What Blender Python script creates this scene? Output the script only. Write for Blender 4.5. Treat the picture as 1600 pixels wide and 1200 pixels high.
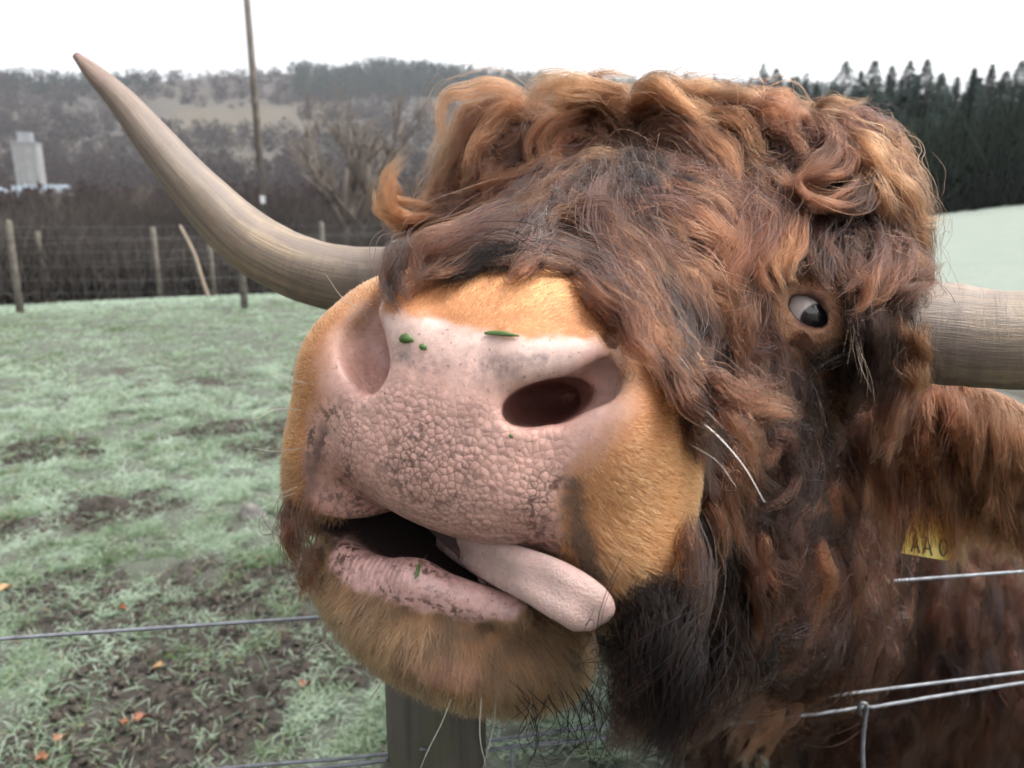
import bpy, bmesh, math, random
import numpy as np
from mathutils import Vector, Matrix

# ------------------------------------------------------------------ camera, sky, sun, exposure
sc = bpy.context.scene
for o in list(bpy.data.objects): bpy.data.objects.remove(o)
COL = sc.collection
CAM_H, PITCH, FPX = 1.4, math.radians(13.0), 1209.0        # focal length in pixels of a 1600 x 1200 frame
cam_d = bpy.data.cameras.new("camera"); cam = bpy.data.objects.new("camera", cam_d); COL.objects.link(cam)
cam.location = (0, 0, CAM_H); cam.rotation_euler = (math.pi/2 - PITCH, 0, 0)
cam_d.sensor_width = 36; cam_d.lens = 36*FPX/1600; cam_d.clip_start = 0.02; cam_d.clip_end = 6000
cam_d.dof.use_dof = True; cam_d.dof.focus_distance = 0.50; cam_d.dof.aperture_fstop = 9.5
sc.camera = cam
SUN_EL, SUN_AZ = math.radians(62), math.radians(95)       # azimuth from +Y towards +X
wd = bpy.data.worlds.new("World"); sc.world = wd; wd.use_nodes = True
nt = wd.node_tree; nt.nodes.clear()
sky = nt.nodes.new("ShaderNodeTexSky"); sky.sky_type = 'NISHITA'; sky.sun_disc = False
sky.sun_elevation = SUN_EL; sky.sun_rotation = SUN_AZ; sky.air_density = 1.0; sky.dust_density = 6.0; sky.ozone_density = 1.0
hs = nt.nodes.new("ShaderNodeHueSaturation"); hs.inputs["Saturation"].default_value = 0.13; hs.inputs["Value"].default_value = 1.0
bg = nt.nodes.new("ShaderNodeBackground"); bg.inputs[1].default_value = 0.15
wo = nt.nodes.new("ShaderNodeOutputWorld")
nt.links.new(sky.outputs[0], hs.inputs["Color"]); nt.links.new(hs.outputs[0], bg.inputs[0]); nt.links.new(bg.outputs[0], wo.inputs[0])
sun_d = bpy.data.lights.new("sun", 'SUN'); sun_d.energy = 0.7; sun_d.angle = math.radians(25); sun_d.color = (1, .95, .88)
sun = bpy.data.objects.new("sun", sun_d); COL.objects.link(sun)
sd = Vector((math.sin(SUN_AZ)*math.cos(SUN_EL), math.cos(SUN_AZ)*math.cos(SUN_EL), math.sin(SUN_EL)))
sun.rotation_euler = sd.to_track_quat('Z', 'Y').to_euler(); sun.location = (0, 0, 30)
sc.view_settings.view_transform = 'Standard'; sc.view_settings.look = 'None'
sc.view_settings.exposure = 1.58; sc.view_settings.gamma = 1; sc.view_settings.use_curve_mapping = False
sc.render.engine = 'CYCLES'
sc.cycles.use_denoising = True
sc.cycles.max_bounces = 6; sc.cycles.transmission_bounces = 5; sc.cycles.transparent_max_bounces = 8; sc.cycles.diffuse_bounces = 3; sc.cycles.glossy_bounces = 4
sc.cycles.volume_bounces = 0; sc.cycles.use_adaptive_sampling = True; sc.cycles.adaptive_threshold = .03; sc.cycles.adaptive_min_samples = 24
sc.cycles_curves.shape = 'RIBBONS'; sc.cycles_curves.subdivisions = 2

rng = np.random.default_rng(7); random.seed(7)
# ------------------------------------------------------------------ helpers
CR = np.array([1., 0, 0]); CU = np.array([0, math.sin(PITCH), math.cos(PITCH)]); CF = np.array([0, math.cos(PITCH), -math.sin(PITCH)])
C0 = np.array([0, 0, CAM_H])
def W(px, py, d):
    """photo position + depth (m) -> world point"""
    return C0 + (px-800)/FPX*d*CR - (py-600)/FPX*d*CU + d*CF
def pixel(P):
    q = np.asarray(P) - C0; d = q@CF
    return 800+FPX*(q@CR)/d, 600-FPX*(q@CU)/d, d
def z_at(px, py, y):
    """height of the photo position (px, py) on the plane at distance y"""
    D = W(px, py, 1.)-C0; return CAM_H+D[2]*y/D[1]
def nrm(a):
    a = np.asarray(a, float); return a/np.maximum(np.linalg.norm(a, axis=-1, keepdims=True), 1e-9)
def ground_y(py, z=0.):     # distance along +Y where the ground plane shows at photo row py
    a = math.atan((py-600)/FPX)+PITCH; return (CAM_H-z)/math.tan(a)
def tag(o, label=None, cat=None, group=None, kind=None):
    if label: o["label"] = label
    if cat: o["category"] = cat
    if group: o["group"] = group
    if kind: o["kind"] = kind
    return o
def link(o, parent=None):
    COL.objects.link(o)
    if parent is not None: o.parent = parent
    return o
def mesh_obj(name, verts, faces, mat, parent=None, smooth=True):
    m = bpy.data.meshes.new(name); m.from_pydata([tuple(map(float, v)) for v in verts], [], [tuple(map(int, f)) for f in faces])
    if mat: m.materials.append(mat)
    if smooth: m.polygons.foreach_set("use_smooth", [True]*len(m.polygons))
    m.update(); return link(bpy.data.objects.new(name, m), parent)
def np_mesh(name, verts, faces, mat, parent=None, smooth=True):
    """fast mesh from numpy arrays, faces all of one size"""
    verts = np.asarray(verts, np.float32); faces = np.asarray(faces, np.int32); k = faces.shape[1]
    m = bpy.data.meshes.new(name); m.vertices.add(len(verts)); m.vertices.foreach_set("co", verts.ravel())
    m.loops.add(faces.size); m.loops.foreach_set("vertex_index", faces.ravel())
    m.polygons.add(len(faces)); m.polygons.foreach_set("loop_start", np.arange(0, faces.size, k, dtype=np.int32))
    m.polygons.foreach_set("use_smooth", np.full(len(faces), smooth))
    if mat: m.materials.append(mat)
    m.update(calc_edges=True); m.validate(); return link(bpy.data.objects.new(name, m), parent)
def empty(name, loc):
    o = bpy.data.objects.new(name, None); o.location = loc; o.empty_display_size = .1; return link(o)
def bez(pts, n):
    """Catmull-Rom resample of a polyline to n points"""
    P = np.asarray(pts, float); P = np.vstack([2*P[0]-P[1], P, 2*P[-1]-P[-2]]); t = np.linspace(0, len(P)-3-1e-6, n); i = t.astype(int); f = (t-i)[:, None]
    a, b, c, d = P[i], P[i+1], P[i+2], P[i+3]
    return .5*((2*b)+(-a+c)*f+(2*a-5*b+4*c-d)*f**2+(-a+3*b-3*c+d)*f**3)
def tube(pts, rad, seg=10, cap=True, bump=None):
    P = np.asarray(pts, float); n = len(P); rad = np.broadcast_to(np.asarray(rad, float), (n,))
    T = nrm(np.gradient(P, axis=0)); ref = np.array([0, 0, 1.]) if abs(T[0][2]) < .9 else np.array([1., 0, 0])
    N = nrm(np.cross(T[0], ref)); V = []; F = []
    for i in range(n):
        N = nrm(N-T[i]*N.dot(T[i])); B = np.cross(T[i], N)
        for j in range(seg):
            a = 2*math.pi*j/seg; r = rad[i]*(1+(bump(i/(n-1), a) if bump else 0))
            V.append(P[i]+(N*math.cos(a)+B*math.sin(a))*r)
    for i in range(n-1):
        for j in range(seg):
            k = (j+1) % seg; F.append((i*seg+j, i*seg+k, (i+1)*seg+k, (i+1)*seg+j))
    if cap: F.append(tuple(range(seg))[::-1]); F.append(tuple(range((n-1)*seg, n*seg)))
    return V, F
class MB:
    def __init__(s): s.v = []; s.f = []
    def add(s, V, F):
        o = len(s.v); s.v += list(V); s.f += [tuple(i+o for i in f) for f in F]; return s
    def tube(s, pts, rad, seg=8): return s.add(*tube(pts, rad, seg))
    def box(s, c, h, rz=0.):
        cs, sn = math.cos(rz), math.sin(rz); V = []
        for x in (-1, 1):
            for y in (-1, 1):
                for z in (-1, 1): V.append((c[0]+x*h[0]*cs-y*h[1]*sn, c[1]+x*h[0]*sn+y*h[1]*cs, c[2]+z*h[2]))
        return s.add(V, [(0, 1, 3, 2), (4, 6, 7, 5), (0, 4, 5, 1), (2, 3, 7, 6), (0, 2, 6, 4), (1, 5, 7, 3)])
    def build(s, name, mat, parent=None, smooth=False): return mesh_obj(name, s.v, s.f, mat, parent, smooth)

# ---- node material helper
class NM:
    def __init__(s, name):
        s.m = bpy.data.materials.new(name); s.m.use_nodes = True; s.t = s.m.node_tree; s.t.nodes.clear()
        s.out = s.n("ShaderNodeOutputMaterial")
    def n(s, typ, **kw):
        x = s.t.nodes.new(typ)
        for k, v in kw.items(): setattr(x, k, v)
        return x
    def l(s, a, b): s.t.links.new(a, b)
    def inp(s, node, **kw):
        for k, v in kw.items():
            i = node.inputs[k.replace("_", " ")] if k.replace("_", " ") in node.inputs else node.inputs[int(k[1:])]
            if hasattr(v, "is_linked") or isinstance(v, bpy.types.NodeSocket): s.l(v, i)
            else: i.default_value = v
        return node
    def coord(s): return s.n("ShaderNodeTexCoord").outputs["Object"]
    def noise(s, vec, scale, detail=4, rough=.55, dist=0.):
        x = s.n("ShaderNodeTexNoise"); s.l(vec, x.inputs["Vector"]); x.inputs["Scale"].default_value = scale
        x.inputs["Detail"].default_value = detail; x.inputs["Roughness"].default_value = rough; x.inputs["Distortion"].default_value = dist
        return x.outputs["Fac"]
    def ramp(s, fac, stops):
        x = s.n("ShaderNodeValToRGB"); s.l(fac, x.inputs[0]); e = x.color_ramp.elements
        while len(e) < len(stops): e.new(.5)
        for el, (p, c) in zip(e, stops):
            el.position = p; el.color = (c, c, c, 1) if not hasattr(c, "__len__") else (*c, 1)
        return x.outputs[0]
    def mix(s, fac, a, b, typ='MIX'):
        x = s.n("ShaderNodeMix", data_type='RGBA', blend_type=typ)
        for sock, v in ((x.inputs[0], fac), (x.inputs[6], a), (x.inputs[7], b)):
            if isinstance(v, bpy.types.NodeSocket): s.l(v, sock)
            else: sock.default_value = v if not hasattr(v, "__len__") else (*v, 1)[:4]
        return x.outputs[2]
    def math(s, op, a, b=0., c=None):
        x = s.n("ShaderNodeMath", operation=op)
        for i, v in enumerate((a, b) if c is None else (a, b, c)):
            if isinstance(v, bpy.types.NodeSocket): s.l(v, x.inputs[i])
            else: x.inputs[i].default_value = v
        return x.outputs[0]
    def attr(s, name, geo=True):
        x = s.n("ShaderNodeAttribute"); x.attribute_name = name; x.attribute_type = 'GEOMETRY'; return x
    def bump(s, h, strength=.5, dist=.01, normal=None):
        x = s.n("ShaderNodeBump"); s.l(h, x.inputs["Height"]); x.inputs["Strength"].default_value = strength; x.inputs["Distance"].default_value = dist
        if normal: s.l(normal, x.inputs["Normal"])
        return x.outputs[0]
    def bsdf(s, color, rough=.7, normal=None, **kw):
        b = s.n("ShaderNodeBsdfPrincipled")
        for k, v in (("Base Color", color), ("Roughness", rough)):
            if isinstance(v, bpy.types.NodeSocket): s.l(v, b.inputs[k])
            else: b.inputs[k].default_value = v if not hasattr(v, "__len__") else (*v, 1)[:4]
        if normal: s.l(normal, b.inputs["Normal"])
        for k, v in kw.items():
            k = k.replace("_", " ")
            if isinstance(v, bpy.types.NodeSocket): s.l(v, b.inputs[k])
            else: b.inputs[k].default_value = v
        s.l(b.outputs[0], s.out.inputs[0]); return b
def simple(name, c1, c2=None, scale=20, rough=.7, bump=.3, bdist=.005, detail=5, **kw):
    m = NM(name); co = m.coord(); n = m.noise(co, scale, detail)
    c = m.ramp(n, [(.3, c1), (.7, c2 or c1)])
    m.bsdf(c, rough, m.bump(n, bump, bdist), **kw); return m.m
def add_attr(me, name, data, typ='FLOAT_COLOR', dom='POINT'):
    a = me.attributes.new(name, typ, dom); data = np.asarray(data, np.float32)
    if typ == 'FLOAT_COLOR':
        if data.shape[1] == 3: data = np.hstack([data, np.ones((len(data), 1), np.float32)])
        a.data.foreach_set("color", data.ravel())
    else: a.data.foreach_set("value", data.ravel())
def sstep(a, b, x):
    t = np.clip((x-a)/(b-a), 0, 1); return t*t*(3-2*t)
# ------------------------------------------------------------------ the cow's head and body as one distance field (cm, muzzle frame)
def cam_vec(x, y, z): return x*CR+y*CU+z*CF
_w = nrm([-.36, -.08, -.93]); _r = math.radians(11.); _u = np.array([math.cos(_r), -math.sin(_r), 0]); _u = nrm(_u-_w*_u.dot(_w))
_v = np.cross(_u, _w)
if _v[1] < 0: _v = -_v
LU, LV, LW_ = cam_vec(*_u), cam_vec(*_v), cam_vec(*_w)
LO = W(705, 620, .385); LM = np.stack([LU, LV, LW_], 1)           # columns
def toL(P): return ((np.asarray(P)-LO)@LM)*100
def toW(L): return LO+(np.asarray(L)@LM.T)/100
def PL(px, py, d): return toL(W(px, py, d))
def PW(px, py, w):
    """photo position on the plane w = const of the muzzle frame"""
    D = W(px, py, 1.)-C0; t = (w/100-(C0-LO)@LW_)/(D@LW_); return toL(C0+D*t)

def ell(p, c, r, R=None):
    q = p-np.asarray(c, np.float32)
    if R is not None: q = q@np.asarray(R, np.float32)
    r = np.asarray(r, np.float32); k0 = np.sqrt(((q/r)**2).sum(-1)); k1 = np.sqrt(((q/r**2)**2).sum(-1))
    return k0*(k0-1)/np.maximum(k1, 1e-4)
def sup(p, c, r, pw):
    q = np.abs(p-np.asarray(c, np.float32))/np.asarray(r, np.float32); k = (q**pw).sum(-1)**(1/pw); return (k-1)*min(r)
def cap(p, a, b, ra, rb=None):
    rb = ra if rb is None else rb; a = np.asarray(a, np.float32); b = np.asarray(b, np.float32); ba = b-a
    h = np.clip(((p-a)@ba)/(ba@ba), 0, 1); return np.sqrt(((p-a-h[..., None]*ba)**2).sum(-1))-(ra+(rb-ra)*h)
def smin(a, b, k):
    h = np.maximum(k-np.abs(a-b), 0)/k; return np.minimum(a, b)-h*h*k*.25
def smax(a, b, k): return -smin(-a, -b, k)
def rot_w(deg):
    a = math.radians(deg); c, s = math.cos(a), math.sin(a); return np.array([[c, -s, 0], [s, c, 0], [0, 0, 1]])   # columns = axes
EYE = PL(1262, 486, .615)
EYE_N = nrm(PL(1235, 500, .30)-EYE)             # the way the eye socket faces
_eu = nrm(np.cross([0, 1, 0], EYE_N)); _ev = np.cross(EYE_N, _eu)
BODY = {k: toL(v) for k, v in dict(chest=(.70, 1.43, .60), sh=(.60, 1.50, .74), mid=(.62, 1.95, .74), rump=(.64, 2.55, .80), withers=(.54, 1.36, .86)).items()}
def legs():
    out = []
    for x, y in ((.42, 1.42), (.78, 1.40)): out.append([(x, y, .60, .12), (x, y-.02, .38, .065), (x, y, .10, .048), (x, y-.03, .03, .062)])
    for x, y in ((.44, 2.55), (.84, 2.58)): out.append([(x, y, .70, .17), (x, y-.06, .50, .10), (x, y+.10, .34, .058), (x, y+.06, .10, .048), (x, y+.03, .03, .062)])
    return out
EC_, ES_ = math.cos(math.radians(26)), math.sin(math.radians(26))
def sdf(p):
    p = p.astype(np.float32); a = np.full(len(p), 900., np.float32); b = a.copy(); i = p[:, 2] < -22; j = p[:, 2] > -90
    if i.any(): a[i] = sdf_body(p[i])
    if j.any(): b[j] = sdf_head(p[j])
    return smin(a, b, 8)
def sdf_body(p):                                     # body, neck, legs
    d = cap(p, BODY['sh'], BODY['mid'], 36, 38); d = smin(d, cap(p, BODY['mid'], BODY['rump'], 38, 33), 8)
    d = smin(d, ell(p, BODY['chest'], (44, 36, 26)), 10)
    for lg in legs():
        for a, b in zip(lg[:-1], lg[1:]): d = smin(d, cap(p, toL(a[:3]), toL(b[:3]), a[3]*100, b[3]*100), 4)
    d = smin(d, cap(p, (3, -4, -46), BODY['withers'], 15, 24), 9)
    return d
def sdf_head(p):
    # skull
    h = ell(p, (0.5, 3.5, -38), (15.5, 13, 13.5)); h = smin(h, cap(p, (-19, 5, -41), (18, 8, -38), 5.2), 6)
    h = smin(h, cap(p, PL(815, 300, .87), PL(1080, 318, .81), 8.3, 8.5), 7); h = smin(h, cap(p, PL(1080, 318, .81), PL(1285, 335, .73), 8.5, 7.2), 6)
    h = smin(h, cap(p, (0, .2, -11), (0, 3.5, -32), 7.0, 11), 5)          # bridge of the nose
    h = smin(h, cap(p, (0, -5.5, -13), (1, -9, -34), 7, 11), 5)           # jaw
    h = smin(h, ell(p, (9, -6, -30), (7, 9, 11)), 4)                     # cheek
    h = smin(h, ell(p, (-8.5, -6, -30), (7, 9, 11)), 4)
    h = smin(h, cap(p, PL(1085, 870, .66), PL(1250, 975, 1.12), 6.5, 10), 6)    # throat
    h = smin(h, ell(p, PL(1065, 945, .68), (5.8, 7, 6.5)), 5)               # bearded jaw
    # muzzle
    m = sup(p, (0, -.3, -8.2), (11.6, 6.6, 8.3), 2.5)
    m = smin(m, ell(p, (-.2, -1.8, -3.2), (6.8, 5.4, 3.6)), 2)
    m = smin(m, ell(p, (0, -4.6, -3.9), (8.6, 2.9, 4.0)), 2.5)           # upper lip
    for s in (-1, 1):
        m = smin(m, ell(p, (s*8.0, -1.0, -3.6), (3.0, 3.6, 3.2)), 1.2)    # wing of the nostril
        m = smin(m, ell(p, (s*8.9, -6.0, -6.2), (3.2, 4.4, 4.8)), 2.5)    # flews
    m = smin(m, cap(p, (3.0, 2.6, -1.05), (7.4, 3.55, -2.3), 1.4, 1.05), 1.0)      # folds over the nostrils
    m = smin(m, cap(p, (-3.0, 2.6, -1.1), (-4.4, 3.3, -1.5), 1.3, .95), 1.0)
    m = smin(m, ell(p, PW(530, 786, -4.0), (2.6, 1.9, 2.6)), 2)
    # lower jaw
    jc = PW(705, 938, -7.6)
    j = ell(p, jc, (9.3, 4.40, 7.2), rot_w(-10))
    lipL, lipM, lipR = PW(534, 876, -3.0), PW(650, 909, -1.7), PW(800, 957, -2.6)
    lip = smin(cap(p, lipL, lipM, .8, .95), cap(p, lipM, lipR, .95, .9), 1.2)
    for s in (-1, 1): j = smin(j, ell(p, (s*8.6, -9.0, -10.5), (2.4, 4.0, 5.5)), 1.5)      # corners of the mouth
    m = smin(m, j, .9); d2 = smin(h, m, 4)
    # mouth opening
    mc = PW(655, 850, -6.0)
    d2 = smax(d2, -ell(p, mc, (5.8, 1.30, 8.4), rot_w(-13)), .5)
    d2 = smin(d2, lip, 1.4)
    # nostrils
    for s in (-1, 1):
        if s > 0: n = ell(p, PW(864, 624, -1.9), (1.95, 1.06, 2.8), rot_w(24)); n = smin(n, ell(p, PW(852, 630, -4.6), (1.75, .98, 4.6), rot_w(20)), 1.2); n = smin(n, cap(p, PW(876, 626, -1.4), PW(930, 600, -1.8), 1.02, 1.0), .5); n = smin(n, cap(p, PW(930, 600, -1.8), PW(953, 553, -2.3), 1.0, .72), .5)
        else: n = ell(p, (-5.6, .9, -1.0), (2.3, 1.5, 2.1), rot_w(-50))
        n = smin(n, cap(p, (-4.4, .3, -1.2), (-3.4, .2, -7), 1.15, .9), .5) if s < 0 else n
        n = n if s > 0 else smin(n, cap(p, (-6.0, 1.6, -1.8), (-6.0, 4.0, -2.6), 1.0, .6), .8)
        d2 = smax(d2, -n, .8)
    # eye socket and lids
    q = p-EYE.astype(np.float32); e0, e1 = q@_eu, q@_ev; e = np.stack([e0*EC_-e1*ES_, e0*ES_+e1*EC_, q@EYE_N], -1).astype(np.float32)
    d2 = smin(d2, ell(e, (0, 0, -2.2), (4.2, 3.8, 3.6)), 2.0)
    lid = np.sqrt((np.sqrt((e[..., 0]/1.18)**2+(e[..., 1]/.68)**2)-1.70)**2+(e[..., 2]-.35+.05*e[..., 0]**2)**2)-.42
    d2 = smin(d2, lid, .6)
    fold = np.sqrt((np.sqrt((e[..., 0]/1.18)**2+(e[..., 1]/.95)**2)-2.75)**2+(e[..., 2]+.35+.05*e[..., 0]**2)**2)-.30; d2 = smin(d2, fold, .7)
    d2 = smax(d2, -ell(e, (0, 0, .6), (1.78, .98, 2.2)), .25)
    return d2

def sdf_at(L, chunk=400000):
    L = np.asarray(L); out = np.empty(len(L), np.float32)
    for i in range(0, len(L), chunk): out[i:i+chunk] = sdf(L[i:i+chunk])
    return out
def sdf_grad(L, e=.12):
    g = np.stack([sdf_at(L+e*np.eye(3)[k])-sdf_at(L-e*np.eye(3)[k]) for k in range(3)], -1); return g/(2*e)
def seg(*spans):
    out = [np.array([spans[0][0]])]
    for a, b, s in spans: n = max(1, round((b-a)/s)); out.append(np.linspace(a, b, n+1)[1:])
    return np.concatenate(out).astype(np.float32)
def surface_nets(gu, gv, gw, fn):
    nu, nv, nw = len(gu), len(gv), len(gw); D = np.empty((nu, nv, nw), np.float32)
    VV, WW = np.meshgrid(gv, gw, indexing='ij'); base = np.stack([np.zeros_like(VV), VV, WW], -1)
    for i0 in range(0, nu, 6):
        i1 = min(nu, i0+6); blk = np.broadcast_to(base, (i1-i0,)+base.shape).copy(); blk[..., 0] = gu[i0:i1, None, None]
        D[i0:i1] = fn(blk.reshape(-1, 3)).reshape(i1-i0, nv, nw)
    S = D < 0
    cnt = sum(S[a:nu-1+a, b:nv-1+b, c:nw-1+c].astype(np.int8) for a in (0, 1) for b in (0, 1) for c in (0, 1))
    act = (cnt > 0) & (cnt < 8); I, J, K = np.nonzero(act); idx = -np.ones(act.shape, np.int64); idx[I, J, K] = np.arange(len(I))
    acc = np.zeros((len(I), 3)); num = np.zeros(len(I)); G = (gu, gv, gw)
    for a in range(3):
        o1, o2 = [x for x in range(3) if x != a]
        for b in (0, 1):
            for c in (0, 1):
                A = [I.copy(), J.copy(), K.copy()]; A[o1] = A[o1]+b; A[o2] = A[o2]+c; B = [x.copy() for x in A]; B[a] = B[a]+1
                d0 = D[tuple(A)]; d1 = D[tuple(B)]; m = (d0 < 0) != (d1 < 0); t = np.where(m, d0/np.where(m, d0-d1, 1), 0)
                for k in range(3):
                    x = G[k][A[k]].astype(float)
                    if k == a: x = x+(G[k][B[k]]-G[k][A[k]])*t
                    acc[:, k] += np.where(m, x, 0)
                num += m
    V = acc/num[:, None]; Fs = []
    for a in range(3):
        o1, o2 = [(1, 2), (2, 0), (0, 1)][a]
        sl0 = [slice(None)]*3; sl1 = [slice(None)]*3; sl0[a] = slice(0, -1); sl1[a] = slice(1, None)
        X = S[tuple(sl0)] != S[tuple(sl1)]; e = np.array(np.nonzero(X)).T
        ok = (e[:, o1] > 0) & (e[:, o2] > 0) & (e[:, o1] < act.shape[o1]) & (e[:, o2] < act.shape[o2]) & (e[:, a] < act.shape[a]); e = e[ok]
        q = []
        for b, c in ((1, 1), (0, 1), (0, 0), (1, 0)):
            f = e.copy(); f[:, o1] -= b; f[:, o2] -= c; q.append(idx[f[:, 0], f[:, 1], f[:, 2]])
        q = np.stack(q, 1); inside = S[e[:, 0], e[:, 1], e[:, 2]]; q[~inside] = q[~inside][:, ::-1]; Fs.append(q)
    F = np.concatenate(Fs); F = F[(F >= 0).all(1)]
    return V, F
gu = seg((-62, -28, 4), (-28, -13.2, .8), (-13.2, 13.2, .25), (13.2, 32, .6), (32, 130, 4))
gv = seg((-170, -60, 4), (-60, -18, 2.), (-18, 7.6, .25), (7.6, 24, .7), (24, 60, 4))
gw = seg((-290, -60, 4), (-60, -46, 1.4), (-46, -12, .6), (-12, 1.6, .25))
HV, HF = surface_nets(gu, gv, gw, sdf)
for _ in range(1):                                    # settle the vertices on the surface
    near = HV[:, 2] > -48
    L = HV[near]; g = sdf_grad(L, .08); f = sdf_at(L); HV[near] = L-np.clip(f/np.maximum((g**2).sum(1), .05), -.15, .15)[:, None]*g
HW = toW(HV)
# ------------------------------------------------------------------ cow: skin colours, horns, eye, tongue
from mathutils.bvhtree import BVHTree
BVH = BVHTree.FromPolygons([tuple(v) for v in HW], [tuple(map(int, f)) for f in HF])
def hit(px, py):
    D = nrm(W(px, py, 1.)-C0); loc, n, i, dist = BVH.ray_cast(Vector(C0), Vector(D))
    return (None, None) if loc is None else (np.array(loc), np.array(n))
def uv_of(pts, w0=-1.5):
    out = []
    for a, b in pts:
        h, _ = hit(a, b); out.append(toL(h)[:2] if h is not None and toL(h)[2] > -14 else PW(a, b, w0-1.5)[:2])
    return np.array(out)
def poly_sd(P, poly):
    """signed distance to a polygon (negative inside), P (N,2)"""
    d = np.full(len(P), 1e9); ins = np.zeros(len(P), bool); n = len(poly)
    for i in range(n):
        a, b = poly[i], poly[(i+1) % n]; e = b-a; w = P-a; t = np.clip((w@e)/(e@e), 0, 1); q = w-t[:, None]*e; d = np.minimum(d, (q**2).sum(1))
        c = ((a[1] > P[:, 1]) != (b[1] > P[:, 1])) & (P[:, 0] < (b[0]-a[0])*(P[:, 1]-a[1])/(b[1]-a[1]+1e-12)+a[0]); ins ^= c
    d = np.sqrt(d); return np.where(ins, -d, d)
def vnoise(P, scale, seed=0):
    """cheap smooth value noise on points (N,3), range 0..1"""
    q = P*scale+seed*17.3; i = np.floor(q).astype(np.int64); f = q-i; f = f*f*(3-2*f); out = 0
    def hsh(a, b, c):
        h = (a*374761393+b*668265263+c*2147483647+seed*974634777) & 0xffffffff; h = ((h ^ (h >> 13))*1274126177) & 0xffffffff; return ((h ^ (h >> 16)) & 0xffff)/65535.
    for a in (0, 1):
        for b in (0, 1):
            for c in (0, 1):
                out = out+hsh(i[:, 0]+a, i[:, 1]+b, i[:, 2]+c)*(f[:, 0] if a else 1-f[:, 0])*(f[:, 1] if b else 1-f[:, 1])*(f[:, 2] if c else 1-f[:, 2])
    return out
PAD = np.vstack([uv_of([(600, 487), (650, 493), (685, 502), (740, 515), (800, 527), (850, 529), (900, 531), (945, 536), (962, 552), (975, 590), (972, 640), (940, 690), (905, 720),
             (885, 745), (872, 790), (880, 830)]), [(6.6, -8.2), (0, -8.9), (-6.4, -8.9), (-8.3, -8.4), (-8.7, -6.2), (-8.6, -4), (-7.6, -2.2), (-7.9, -.5), (-7.9, 1.2), (-7.0, 3.0), (-5.4, 4.0)]])
def pw_of(pts, w): return np.array([PW(a, b, w)[:2] for a, b in pts])
LIP = pw_of([(506, 856), (520, 846), (560, 852), (640, 872), (700, 885), (780, 900), (850, 930), (800, 965), (740, 968), (680, 948), (600, 920), (545, 904), (512, 888)], -1.6)
CHIN = uv_of([(640, 1035), (700, 1030), (760, 1055), (720, 1075), (660, 1062)])
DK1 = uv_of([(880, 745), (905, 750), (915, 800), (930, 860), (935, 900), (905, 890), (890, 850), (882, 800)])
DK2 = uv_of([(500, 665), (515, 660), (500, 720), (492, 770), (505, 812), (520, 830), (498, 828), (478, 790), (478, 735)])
def skin_masks(L):
    uv = L[:, :2]; front = sstep(-12, -8, L[:, 2])
    n1 = vnoise(L, 1.7, 1)-.5; n2 = vnoise(L, 4.5, 2)-.5; n3 = vnoise(L, .6, 3)-.5
    top = sstep(-1.0, 2.5, uv[:, 1]); lat = sstep(5.5, 8.0, np.abs(uv[:, 0]))*sstep(-4.5, -2.5, uv[:, 1])
    sd = poly_sd(uv, PAD)+n1*.5+n2*.25; soft = .32+.9*lat
    pad = (1-sstep(-soft, soft, sd))*front*(L[:, 1] > -9.2)
    lip = (1-sstep(-.25, .35, poly_sd(uv, LIP)+n1*.7+n2*.5))*front*sstep(-5.2, -3.6, L[:, 2])
    chin = (1-sstep(-.3, .6, poly_sd(uv, CHIN)+n1*.5))*front*.75
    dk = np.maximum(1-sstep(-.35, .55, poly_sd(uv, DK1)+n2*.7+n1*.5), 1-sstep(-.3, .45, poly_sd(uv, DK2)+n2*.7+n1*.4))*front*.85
    return pad, lip, chin, dk, n1, n2, n3
TAN, TAN_D, PINK, HIDE = np.array([.41, .172, .066]), np.array([.27, .100, .036]), np.array([.60, .365, .315]), np.array([.060, .030, .018])
def fur_colour(L, n1, n2, n3):
    """short coat colour (N,3): tan muzzle, browner chin, dark hide elsewhere; returns colour and how much it is muzzle"""
    u, v, w = L.T; back = -w+.45*np.abs(u)-.25*v
    muz = 1-sstep(10.5, 14.5, -w+n3*4+.12*np.maximum(v, 0)*1.5)
    c = TAN+(TAN_D-TAN)*np.clip(.22+.9*n3+.5*n1, 0, 1)[:, None]
    low = sstep(-4.5, -8.0, v+n1*1.5)*(1-sstep(-2, 3, -np.abs(u)+8))    # flews: browner towards the lower edge
    c = c+(np.array([.115, .055, .024])-c)*(low*.85)[:, None]
    ch = sstep(-8.0, -9.2, v)
    c = c+(np.array([.185, .112, .060])-c)*(ch*(.75+.5*n3))[:, None]
    c = c+(np.array([.085, .05, .03])-c)*(ch*np.clip(.35+1.6*n1, 0, .8))[:, None]
    c = c+(HIDE-c)*(1-muz)[:, None]
    return np.clip(c, .01, 1), muz
near = HV[:, 2] > -50
L = HV.copy(); pad, lip, chin, dk, n1, n2, n3 = skin_masks(L)
fc, muz = fur_colour(L, n1, n2, n3)
skin = np.maximum(np.maximum(pad, lip), chin)
col = fc*.8
nose = np.array([.475, .285, .235])*(1+.22*n3[:, None])
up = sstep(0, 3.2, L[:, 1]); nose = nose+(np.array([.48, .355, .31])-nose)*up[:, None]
def segd(a, b): a, b = np.asarray(a)[:2], np.asarray(b)[:2]; ba = b-a; t_ = np.clip(((L[:, :2]-a)@ba)/(ba@ba), 0, 1); return np.linalg.norm(L[:, :2]-a-t_[:, None]*ba, axis=1)
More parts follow.
